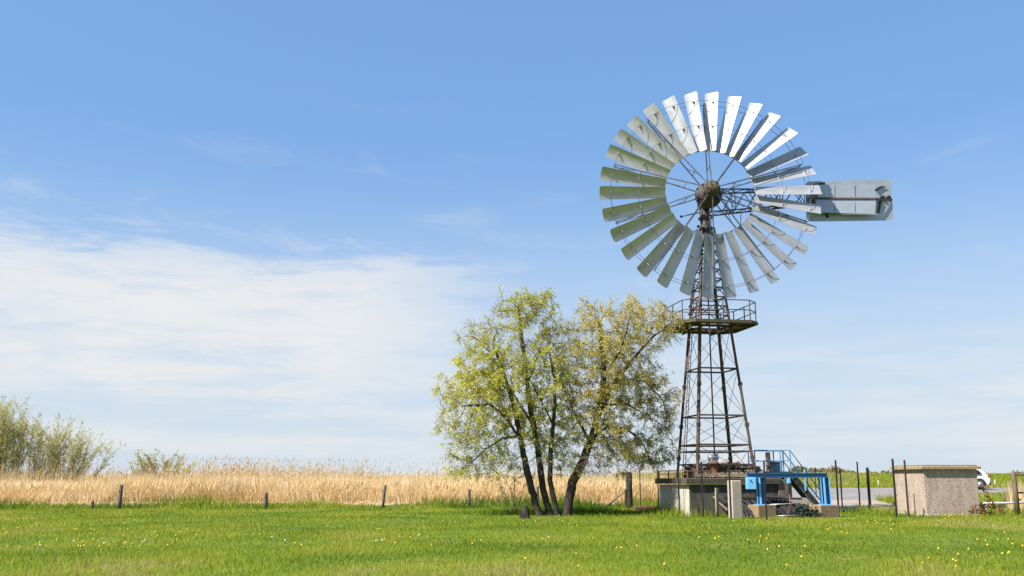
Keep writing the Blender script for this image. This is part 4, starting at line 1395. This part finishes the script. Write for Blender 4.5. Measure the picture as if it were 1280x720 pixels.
def leaf_quads(cent, size, r_, tone, droop=0.0, aspect=.55):
    n = len(cent)
    d = r_.normal(0, 1, (n, 3)); d[:, 2] -= droop; d /= np.linalg.norm(d, axis=1, keepdims=True)
    q = r_.normal(0, 1, (n, 3)); s = np.cross(d, q); s /= np.linalg.norm(s, axis=1, keepdims=True) + 1e-9
    L = size[:, None] * d; W = size[:, None] * s * aspect
    V = np.stack([cent, cent + L * .5 + W * .5, cent + L, cent + L * .5 - W * .5], 1).reshape(-1, 3)
    f = np.arange(4 * n).reshape(n, 4)
    return V, f, np.repeat(tone, 4)

def ell(c, r_, n, g, hollow=0.0, lump=0.0):
    """points inside an ellipsoid"""
    out = []
    while len(out) < n:
        p = g.uniform(-1, 1, 3)
        q = (p ** 2).sum()
        if q < 1 and q > hollow * g.random(): out.append(p)
    return np.array(out) * np.array(r_) + np.array(c)

def strays(px0, px1, py0, py1, n):
    return np.array([tuple(at(g.uniform(px0, px1), g.uniform(py0, py1), Yt + g.uniform(-1.2, 1.2))) for _ in range(n)])

def build_tree(name, stems, root_r, attr, seed, label, leafmat, leaf_n, leaf_size, twig_n, step=.2, infl=1.3, kill=.28, sag=.0, tip=.0055, twig_len=(.2, .5), droop=.5, cat='tree', group=None, thin=.022, aspect=.55, clump=1.0, up=0.0, tone_bias=None, jitter=.25, skipnoise=None, bark='bark', flare=1.35):
    r_ = np.random.default_rng(seed)
    pos, par = colonise(stems, attr, step, infl, kill, seed, sag=sag, jitter=jitter)
    rad, kids = radii(pos, par, tip, root_r)
    base = Vector(tuple(np.mean([s[0] for s in stems], axis=0)))
    root = empty(name, base, label, cat, group)
    m = MB(); skin(m, pos, par, rad, kids, flare)
    m.build('trunk' if cat == 'tree' else 'branches', bark, root)
    # twigs on thin wood
    cand = np.where(rad < thin)[0]
    pick = r_.choice(cand, twig_n)
    d = np.array([pos[i] - pos[par[i]] if par[i] >= 0 else np.array([0, 0, 1.]) for i in pick])
    d /= np.linalg.norm(d, axis=1, keepdims=True) + 1e-9
    d = d * .5 + r_.normal(0, .55, d.shape); d[:, 2] += up - droop * r_.random(twig_n)
    d /= np.linalg.norm(d, axis=1, keepdims=True)
    L = r_.uniform(*twig_len, twig_n)
    p0 = pos[pick]; p1 = p0 + d * L[:, None]; 
    bend = r_.normal(0, .05, p0.shape); pm = (p0 + p1) / 2 + bend; 
    w0 = .0075; 
    V = []; ang = r_.uniform(0, 6.283, twig_n)
    side = np.cross(d, r_.normal(0, 1, d.shape)); side /= np.linalg.norm(side, axis=1, keepdims=True); side2 = np.cross(d, side)
    vs = []
    for c, w in ((p0, w0), (pm, w0 * .75), (p1, w0 * .4)):
        for a in (0, 2.094, 4.189):
            vs.append(c + (side * math.cos(a) + side2 * math.sin(a)) * w)
    V = np.stack(vs, 1).reshape(-1, 3)
    o = np.arange(twig_n) * 9
    fs = []
    for k in (0, 3):
        for a in range(3):
            b = (a + 1) % 3
            fs.append(np.stack([o + k + a, o + k + b, o + k + 3 + b, o + k + 3 + a], 1))
    np_mesh('twigs', V, np.concatenate(fs), 'twigbark', parent=root)
    # leaves along the twigs, in uneven clumps
    dens = vnoise(p1[:, 0] * 5 + p1[:, 2] * 3.3, p1[:, 1] * 5 + p1[:, 2] * 4.1, seed) ** (1.6 * clump)
    if skipnoise is not None: dens = dens * skipnoise(p1)
    pr = dens / dens.sum()
    ti = r_.choice(twig_n, leaf_n, p=pr)
    tt = r_.uniform(.2, 1.05, leaf_n)
    ti = np.repeat(ti[:leaf_n // 5], 5)[:leaf_n]; tt = np.repeat(tt[:leaf_n // 5], 5)[:leaf_n]      # small bunches
    leaf_n = len(ti)
    cent = p0[ti] * (1 - tt)[:, None] + p1[ti] * tt[:, None] + r_.normal(0, .045, (leaf_n, 3))
    tone = .5 + .35 * (vnoise(cent[:, 0] * 3 + cent[:, 2] * 2, cent[:, 1] * 3 - cent[:, 2] * 2, seed + 1) - .5) + r_.normal(0, .13, leaf_n)
    if tone_bias is not None: tone = tone + tone_bias(cent)
    size = r_.uniform(leaf_size[0], leaf_size[1], leaf_n)
    v, f, t = leaf_quads(cent, size, r_, np.clip(tone, 0, 1), .3, aspect)
    np_mesh('crown', v, f, leafmat, t, parent=root)
    print(name, 'nodes', len(pos), 'leaves', leaf_n)
    return root

MAT['leafgreen'] = plant_mat('young yellow-green leaves', [(0, (.28, .29, .05)), (.45, (.49, .475, .085)), (.8, (.62, .58, .14)), (1, (.66, .62, .20))], trans=.55)
MAT['leafgold'] = plant_mat('golden olive buds and leaves', [(0, (.28, .27, .07)), (.4, (.47, .41, .10)), (.7, (.60, .50, .13)), (1, (.66, .57, .21))], trans=.55)
MAT['leafwillow'] = plant_mat('grey-green willow leaves', [(0, (.26, .26, .09)), (.5, (.42, .40, .17)), (1, (.54, .50, .28))], trans=.55)
MAT['leaffar'] = plant_mat('far foliage', [(0, (.10, .10, .04)), (.5, (.19, .165, .075)), (1, (.30, .25, .13))], trans=.3)

g = np.random.default_rng(5)
Yt = 44.4
q = lambda px, py, dy=0.0: at(px, py, Yt + dy)
def E(px, py, rx, rz, n, dy=0.0, ry=None, hollow=.35):
    c = at(px, py, Yt + dy); s = (at(px + 1, py, Yt) - at(px, py, Yt)).x
    return ell(c, (rx * s, (ry if ry else (rx + rz) / 2 * s), rz * s), n, g, hollow)
def base(px, dy=0.0):
    p = at(px, 640, Yt + dy); p.z = -.06; return p

def limb(*pts):
    return [q(*p) for p in pts]
stemsA = [
    [base(675)] + limb((668, 625), (659, 591), (653, 557, -.1), (644, 513, -.2), (631, 470, -.3), (620, 440, -.4)),
    [base(688, .25)] + limb((678, 608, .3), (672, 557, .5), (663, 513, .5), (659, 475, .4), (653, 427, .3), (648, 385, .3)),
    [base(697, -.05)] + limb((687, 600, -.1), (689, 557, -.4), (693, 513, -.6), (694, 475, -.7), (686, 436, -.7)),
    limb((652, 553, -.1), (633, 522, -.5), (612, 505, -.8), (586, 507, -1.0)),
    limb((650, 545, -.1), (628, 548, .4), (606, 562, .8), (590, 578, 1.0)),
    limb((632, 473, -.3), (612, 440, .2), (592, 421, .5)),
    limb((660, 480, .4), (672, 445, 1.0), (684, 412, 1.3)),
    limb((667, 533, .5), (640, 490, 1.2), (612, 470, 1.7)),
    limb((691, 530, -.5), (676, 500, -1.1), (660, 470, -1.5)),
]
attrA = np.concatenate([E(646, 418, 42, 54, 300), E(603, 450, 36, 50, 230), E(592, 512, 48, 54, 330), E(640, 490, 58, 72, 260, hollow=.1), E(690, 470, 32, 70, 200), E(586, 563, 32, 28, 110), E(622, 575, 30, 28, 80), E(690, 550, 26, 46, 60), E(655, 386, 40, 20, 90), E(690, 415, 26, 26, 60), E(668, 566, 36, 32, 130, dy=-.4, ry=.9), E(700, 572, 26, 26, 70, dy=-.3, ry=.8), E(590, 588, 44, 14, 60), E(715, 540, 26, 40, 60), E(710, 452, 24, 44, 70), strays(615, 690, 360, 385, 14), strays(560, 610, 395, 440, 10), strays(540, 560, 470, 560, 14)])
build_tree('green_tree', stemsA, [.16, .15, .12, .07, .06, .055, .05, .06, .05], attrA, 3, 'three-stemmed spring tree with loose yellow-green leaves left of the golden tree', 'leafgreen', 50000, (.055, .115), 7600, step=.2, kill=.34, infl=1.7, sag=.02, droop=.45, jitter=.32, twig_len=(.2, .6), clump=1.0)
stemsB = [
    [base(708, .1)] + limb((715, 604, .05), (728, 578), (741, 544), (754, 492, -.1), (755, 455, -.1), (748, 405)),
    limb((745, 530), (764, 483, .4), (788, 453, .7), (814, 423, .9), (838, 404, .9)),
    limb((757, 492, .2), (776, 474, .9), (805, 476, 1.5), (827, 498, 1.9), (838, 531, 2.1)),
    limb((738, 550), (760, 532, .8), (785, 537, 1.5), (805, 556, 2.0), (814, 580, 2.2)),
    limb((737, 552), (716, 513, .7), (703, 480, 1.0), (701, 448, 1.1)),
    limb((756, 470, -.1), (775, 440, -.8), (786, 405, -1.2)),
    limb((752, 505), (782, 505, 1.0), (812, 520, 1.5)),
]
attrB = np.concatenate([E(748, 420, 48, 44, 260), E(806, 410, 46, 28, 230), E(775, 460, 58, 48, 220, hollow=.1), E(806, 500, 44, 60, 210, dy=1.5, ry=1.0), E(812, 560, 38, 30, 100, dy=2.0, ry=.9), E(745, 520, 40, 52, 180), E(770, 572, 34, 24, 80), E(716, 455, 24, 42, 90), E(770, 388, 50, 12, 50), E(738, 578, 30, 22, 60, dy=-.6, ry=.7), E(712, 440, 22, 40, 60), strays(715, 850, 368, 388, 20), strays(835, 858, 385, 430, 14), strays(838, 852, 470, 580, 10)])
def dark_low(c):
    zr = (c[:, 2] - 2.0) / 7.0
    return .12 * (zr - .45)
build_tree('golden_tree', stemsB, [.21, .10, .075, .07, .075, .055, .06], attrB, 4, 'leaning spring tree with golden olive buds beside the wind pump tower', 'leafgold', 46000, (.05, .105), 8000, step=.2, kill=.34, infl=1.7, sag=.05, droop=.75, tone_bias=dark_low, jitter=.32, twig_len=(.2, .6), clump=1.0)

def shoot_bush(name, label, shoots, leafmat, seed, leaf, aspect, perleaf):
    """many slender arching shoots, side shoots and leaves along them; shoots: (base, tip)"""
    r2 = np.random.default_rng(seed)
    root = empty(name, Vector(tuple(np.mean([a for a, b in shoots], axis=0))), label, 'bush')
    m = MB(); cents = []
    def shoot(a, b, rad, depth):
        L = (b - a).length
        side = Vector((r2.normal(0, .06), r2.normal(0, .06), .0)) * L
        mid = a.lerp(b, .5) + side + Vector(((a.x - b.x) * .12, (a.y - b.y) * .12, -0.02 * L))
        pts = [a, mid, b]
        pts = [a * (1 - t) ** 2 + (mid * 2 - (a + b) * .5) * 2 * t * (1 - t) + b * t * t for t in (0, .25, .5, .75, 1)]
        m.tube(pts, [rad * (1 - .75 * t) for t in (0, .25, .5, .75, 1)], 4 if depth == 0 else 3, cap=False)
        n = int(L * perleaf)
        for k in range(n):
            t = r2.uniform(.25 if depth == 0 else .1, 1.02)
            i_ = min(3, int(t * 4)); f_ = t * 4 - i_
            c = pts[i_].lerp(pts[i_ + 1], f_)
            cents.append((c.x + r2.normal(0, .03), c.y + r2.normal(0, .03), c.z + r2.normal(0, .03)))
        if depth < 2:
            for k in range(int(L * (1.5 if depth == 0 else 1.2))):
                t = r2.uniform(.3, .95); i_ = min(3, int(t * 4)); c = pts[i_].lerp(pts[i_ + 1], t * 4 - i_)
                d = (b - a).normalized() + Vector((r2.normal(0, .42), r2.normal(0, .42), r2.normal(.08, .25)))
                shoot(c, c + d.normalized() * L * r2.uniform(.18, .42), rad * .55, depth + 1)
    for a, b in shoots: shoot(a, b, r2.uniform(.012, .022), 0)
    m.build('branches', 'twigbark', root)
    c = np.array(cents); n = len(c)
    v, f, t = leaf_quads(c, r2.uniform(*leaf, n), r2, np.clip(.5 + .3 * (vnoise(c[:, 0] * 3, c[:, 2] * 3, seed) - .5) + r2.normal(0, .15, n), 0, 1), -.5, aspect)
    np_mesh('crown', v, f, leafmat, t, parent=root)
    print(name, n)
Yt = 66.0
rb = random.Random(12)
sh = []
for k in range(150):
    t = rb.random()
    bx_ = -70 + 165 * t
    a = at(bx_ + rb.uniform(-8, 8), 620, Yt + rb.uniform(-1.2, 1.2)); a.z = .2
    # outline of the crown: high at the left edge, falling to the right
    tx = bx_ + rb.gauss(14, 20) * (1 if t > .3 else .6) + 12 * t
    tx = min(tx, 136)
    ytop = np.interp(tx, [-120, -20, 5, 30, 60, 100, 136], [520, 514, 514, 526, 534, 545, 552])
    ytop += abs(rb.gauss(0, 16))
    sh.append((a, at(tx, min(ytop, 588), Yt + rb.uniform(-1.8, 1.8))))
shoot_bush('willow_bush', 'large feathery willow bush above the reeds at the left edge', sh, 'leafwillow', 8, (.08, .19), .26, 22)
sh = []
for k in range(44):
    t = rb.random(); bx_ = 182 + 36 * t
    a = at(bx_, 620, Yt + rb.uniform(-.6, .6)); a.z = .2
    tx = bx_ + (t - .5) * 50 + rb.gauss(0, 10); tx = max(150, min(238, tx))
    ytop = np.interp(tx, [150, 165, 185, 200, 215, 238], [582, 572, 568, 575, 567, 578]) + abs(rb.gauss(0, 9))
    sh.append((a, at(tx, ytop, Yt + rb.uniform(-.8, .8))))
shoot_bush('scrub_bush', 'small dark straggly bush above the reeds right of the willow bush', sh, 'leafwillow', 9, (.07, .15), .6, 26)

Yt = 46.5
sh = []
for k in range(9):
    a = at(640 + rb.uniform(-5, 9), 640, Yt); a.z = 0
    sh.append((a, at(640 + rb.gauss(0, 12), rb.uniform(588, 612), Yt + rb.uniform(-.4, .4))))
shoot_bush('sapling', 'thin sparse sapling left of the green tree stems', sh, 'leafwillow', 15, (.05, .10), .6, 16)

# far trees beyond the bank
def far_tree(px, ytop, rpx, label, seed, Y):
    r2 = np.random.default_rng(seed)
    top = at(px, ytop, Y); s = Y / 1224.0
    R_ = rpx * s
    b = Vector((top.x, Y, 0))
    root = empty('far_tree', b, label, 'tree', 'small far trees beyond the bank')
    H = top.z
    m = MB(); m.tube([b, b + Vector((.1, 0, H * .4)), b + Vector((0, 0, H * .85))], [.22, .16, .04], 7)
    for k in range(7):
        a = r2.uniform(0, 6.283); z = H * r2.uniform(.3, .6)
        m.tube([b + Vector((0, 0, z)), b + Vector((math.cos(a) * R_ * .7, math.sin(a) * R_ * .7, z + H * .25))], [.09, .02], 5)
    m.build('trunk', 'bark', root)
    n = 2600
    cs = [(r2.normal(0, R_ * .42), r2.normal(0, R_ * .4), H - r2.uniform(.25, .62) * R_ * 1.6, R_ * r2.uniform(.3, .55)) for k in range(11)]
    pts = []
    for k in range(n):
        c = cs[r2.integers(len(cs))]; v = r2.normal(0, 1, 3); v /= np.linalg.norm(v); v *= c[3] * r2.random() ** .4
        pts.append((b.x + c[0] + v[0], Y + c[1] + v[1], min(c[2] + v[2] * .8, H)))
    v, f, t = leaf_quads(np.array(pts), r2.uniform(.25, .5, n), r2, np.clip(r2.normal(.5, .2, n) + (.2 if seed % 3 == 0 else 0), 0, 1))
    np_mesh('crown', v, f, 'leaffar', t, parent=root)
far_tree(996, 583, 9, 'dark round far tree seen through the blue stair handrail', 1, 170)
far_tree(1017, 583.5, 10, 'broad brown far tree above the right end of the gantry beam', 2, 175)
far_tree(1037, 583.5, 11, 'brown-topped far tree just left of the tall iron post by the gantry', 3, 172)
far_tree(1056, 586, 9, 'yellowish far tree between the close pair of iron posts and the slim post', 6, 180)
far_tree(1066, 590, 5, 'tiny dark far bush at the right end of the tree group', 5, 185)
far_tree(1092, 589, 8, 'low pale far tree above the bank behind the stout iron post', 9, 200)
far_tree(1110, 588, 8, 'brownish far tree directly left of the shed roof', 8, 200)
far_tree(1278, 589, 9, 'dark far tree behind the gate at the right edge', 11, 190)

# ---------------------------------------------------------------- flowers
def flower_proto(mat_head, r_, h, name):
    m = MB()
    m.lathe((0, 0, h), (.12, -.2, 1), [(r_ * .35, -.012), (r_ * .9, .0), (r_, .008), (r_ * .75, .02), (r_ * .3, .028)], 9)
    nh = len(m.f)
    m.tube([(0, 0, 0), (.004, 0, h * .6), (0, 0, h)], .005, 4)
    o = m.build(name, [mat_head, 'stem'])
    mi = [0] * nh + [1] * (len(m.f) - nh)
    o.data.polygons.foreach_set('material_index', mi)
    return o
fr = random.Random(21)
spots = []
for k in range(62): spots.append((fr.gauss(95, 75), fr.uniform(652, 690)))
for k in range(7): spots.append((fr.uniform(240, 440), fr.uniform(650, 690)))
for k in range(18): spots.append((fr.uniform(470, 640), fr.uniform(645, 690)))
for k in range(12): spots.append((fr.uniform(640, 900), fr.uniform(660, 716)))
for c in range(16):
    cx, cy = fr.uniform(660, 1285), 650 + 62 * fr.random() ** 1.2
    for k in range(fr.choice((1, 2, 3, 5, 7))): spots.append((fr.gauss(cx, 22), min(716, max(647, fr.gauss(cy, 4)))))
for k in range(14): spots.append((fr.gauss(1130, 60), fr.uniform(648, 660)))
for k in range(10): spots.append((fr.gauss(1255, 22), fr.uniform(680, 708)))
proto = None
for (px, py) in spots:
    px = max(-10, min(1290, px))
    b = gpt(px, py)
    if proto is None:
        proto = flower_proto('yellow', .020, .10, 'dandelion'); o = proto
        tag(proto, 'small yellow dandelion flower in the meadow grass', 'dandelion', 'dandelions scattered over the meadow')
    else:
        o = proto.copy(); C.objects.link(o)
    o.location = b; s = fr.uniform(.75, 1.25); o.scale = (s, s, fr.uniform(.9, 1.35)); o.rotation_euler = (0, 0, fr.uniform(0, 6.28))
proto = None
for (px, py) in [(50, 687), (58, 688), (92, 681), (130, 684), (181, 680), (178, 682), (340, 676), (356, 680), (470, 681), (478, 680), (524, 673), (686, 676), (429, 640), (906, 636)]:
    b = gpt(px, py)
    if proto is None:
        proto = flower_proto('daisy', .022, .09, 'daisy'); o = proto
        tag(proto, 'tiny white daisy in the meadow grass', 'daisy', 'white daisies in the meadow')
    else:
        o = proto.copy(); C.objects.link(o)
    o.location = b; o.rotation_euler = (0, 0, fr.uniform(0, 6.28))

# ---------------------------------------------------------------- camera, sun, sky
cam = bpy.data.cameras.new('camera'); co = bpy.data.objects.new('camera', cam); C.objects.link(co)
co.location = (0, 0, EYE); co.rotation_euler = (math.pi / 2 + PITCH, 0, 0)
cam.sensor_width = 36; cam.sensor_fit = 'HORIZONTAL'; cam.lens = F / 1280 * 36
cam.clip_start = .1; cam.clip_end = 6000
scene.camera = co

EL = R(50); AZ = Vector((-.866, -.50, 0)).normalized()
sdir = Vector((AZ.x * math.cos(EL), AZ.y * math.cos(EL), math.sin(EL)))
sun = bpy.data.lights.new('sun', 'SUN'); so = bpy.data.objects.new('sun', sun); C.objects.link(so)
sun.energy = 5.0; sun.angle = R(.53); sun.color = (1, .95, .87)
so.rotation_euler = sdir.to_track_quat('Z', 'Y').to_euler(); so.location = (-40, -20, 60)

def build_world():
    w = bpy.data.worlds.new('World'); scene.world = w; w.use_nodes = True
    nt = w.node_tree
    for n in list(nt.nodes): nt.nodes.remove(n)
    N = nt.nodes.new; Lk = nt.links.new
    out = N('ShaderNodeOutputWorld'); bg = N('ShaderNodeBackground'); Lk(bg.outputs[0], out.inputs[0])
    sky = N('ShaderNodeTexSky'); sky.sky_type = 'NISHITA'; sky.sun_disc = False
    sky.sun_elevation = EL; sky.sun_rotation = math.atan2(AZ.x, AZ.y)
    sky.altitude = 0; sky.air_density = 1.0; sky.dust_density = .55; sky.ozone_density = 1.6
    bg.inputs['Strength'].default_value = .080
    tc = N('ShaderNodeTexCoord')
    sep = N('ShaderNodeSeparateXYZ'); Lk(tc.outputs['Generated'], sep.inputs[0])
    def M2(op, a, b=None, c=None, clamp=False):
        m = N('ShaderNodeMath'); m.operation = op; m.use_clamp = clamp
        for k, v in enumerate((a, b, c)):
            if v is None: continue
            if isinstance(v, (int, float)): m.inputs[k].default_value = v
            else: Lk(v, m.inputs[k])
        return m.outputs[0]
    def mr(v, a, b, c=0., d=1., smooth=True):
        m = N('ShaderNodeMapRange'); m.interpolation_type = 'SMOOTHSTEP' if smooth else 'LINEAR'
        m.inputs['From Min'].default_value = a; m.inputs['From Max'].default_value = b
        m.inputs['To Min'].default_value = c; m.inputs['To Max'].default_value = d
        Lk(v, m.inputs['Value']); return m.outputs[0]
    az = M2('ARCTAN2', sep.outputs[0], sep.outputs[1])       # radians, 0 along +Y
    el = M2('ARCSINE', sep.outputs[2])
    def noise(sx, sz, scale, det, rough, off=0., dist=0.0):
        cx = N('ShaderNodeCombineXYZ'); Lk(M2('MULTIPLY', az, sx), cx.inputs[0]); Lk(M2('MULTIPLY', el, sz), cx.inputs[1]); cx.inputs[2].default_value = off
        n = N('ShaderNodeTexNoise'); n.inputs['Scale'].default_value = scale; n.inputs['Detail'].default_value = det
        n.inputs['Roughness'].default_value = rough; n.inputs['Distortion'].default_value = dist
        Lk(cx.outputs[0], n.inputs['Vector']); return n.outputs['Fac']
    soft = noise(1.0, 4.0, 3.2, 7, .60, 1.7, .3)             # broad streaky shapes
    fine = noise(1.0, 6.0, 9.0, 8, .65, 5.1, .5)
    wob = M2('MULTIPLY_ADD', M2('SUBTRACT', soft, .5), .19, M2('MULTIPLY', M2('SUBTRACT', fine, .5), .12))
    e2 = M2('ADD', el, wob)
    a2 = M2('ADD', az, M2('MULTIPLY', wob, 2.0))
    # bank of white cloud on the left
    topl = mr(e2, .252, .196); botl = mr(e2, .065, .15); rt = mr(a2, .02, -.17)
    bank = M2('MULTIPLY', M2('MULTIPLY', topl, botl), rt)
    body = M2('MULTIPLY', mr(soft, .30, .56, .48, 1.0), mr(fine, .28, .56, .62, 1.0))
    bank = M2('MULTIPLY', bank, body)
    # thin wisps high above the bank and low streaks elsewhere
    wis = noise(1.3, 5.5, 4.6, 8, .62, 9.3, .8)
    w1 = M2('MULTIPLY', mr(wis, .50, .78), mr(el, .42, .20))
    w1 = M2('MULTIPLY', w1, mr(el, .0, .06))
    w1 = M2('MULTIPLY', w1, mr(az, .02, -.16, .18, .42))
    low = noise(.9, 9.0, 5.0, 7, .6, 3.3, .2)
    w2 = M2('MULTIPLY', mr(low, .36, .66), mr(el, .19, .05)); w2 = M2('MULTIPLY', w2, .60)
    haze = mr(el, .36, .01, 0, .90)
    keep = M2('MULTIPLY', M2('SUBTRACT', 1.0, M2('MULTIPLY', bank, .93)), .93)
    for q_ in (w1, w2):
        keep = M2('MULTIPLY', keep, M2('SUBTRACT', 1.0, q_))
    cov = M2('SUBTRACT', 1.0, keep, clamp=True)
    mx = N('ShaderNodeMixRGB'); Lk(cov, mx.inputs[0]); 
    tint = N('ShaderNodeHueSaturation'); tint.inputs['Saturation'].default_value = 1.19; tint.inputs['Value'].default_value = 1.0
    Lk(sky.outputs[0], tint.inputs['Color'])
    az_ = N('ShaderNodeMixRGB'); az_.inputs[0].default_value = .58; Lk(tint.outputs[0], az_.inputs[1]); az_.inputs[2].default_value = (.84, 2.16, 4.55, 1); Lk(tint.outputs[0], mx.inputs[1])
    mx.inputs[2].default_value = (4.62, 4.64, 4.66, 1)
    mz = N('ShaderNodeMixRGB'); Lk(haze, mz.inputs[0]); Lk(az_.outputs[0], mz.inputs[1]); mz.inputs[2].default_value = (3.50, 4.06, 4.58, 1)
    Lk(mz.outputs[0], mx.inputs[1])
    Lk(mx.outputs[0], bg.inputs[0])
build_world()

scene.view_settings.view_transform = 'Standard'
scene.view_settings.look = 'None'
scene.view_settings.exposure = 1.2
scene.view_settings.gamma = 1
scene.render.engine = 'CYCLES'
scene.cycles.max_bounces = 6
scene.cycles.transparent_max_bounces = 4
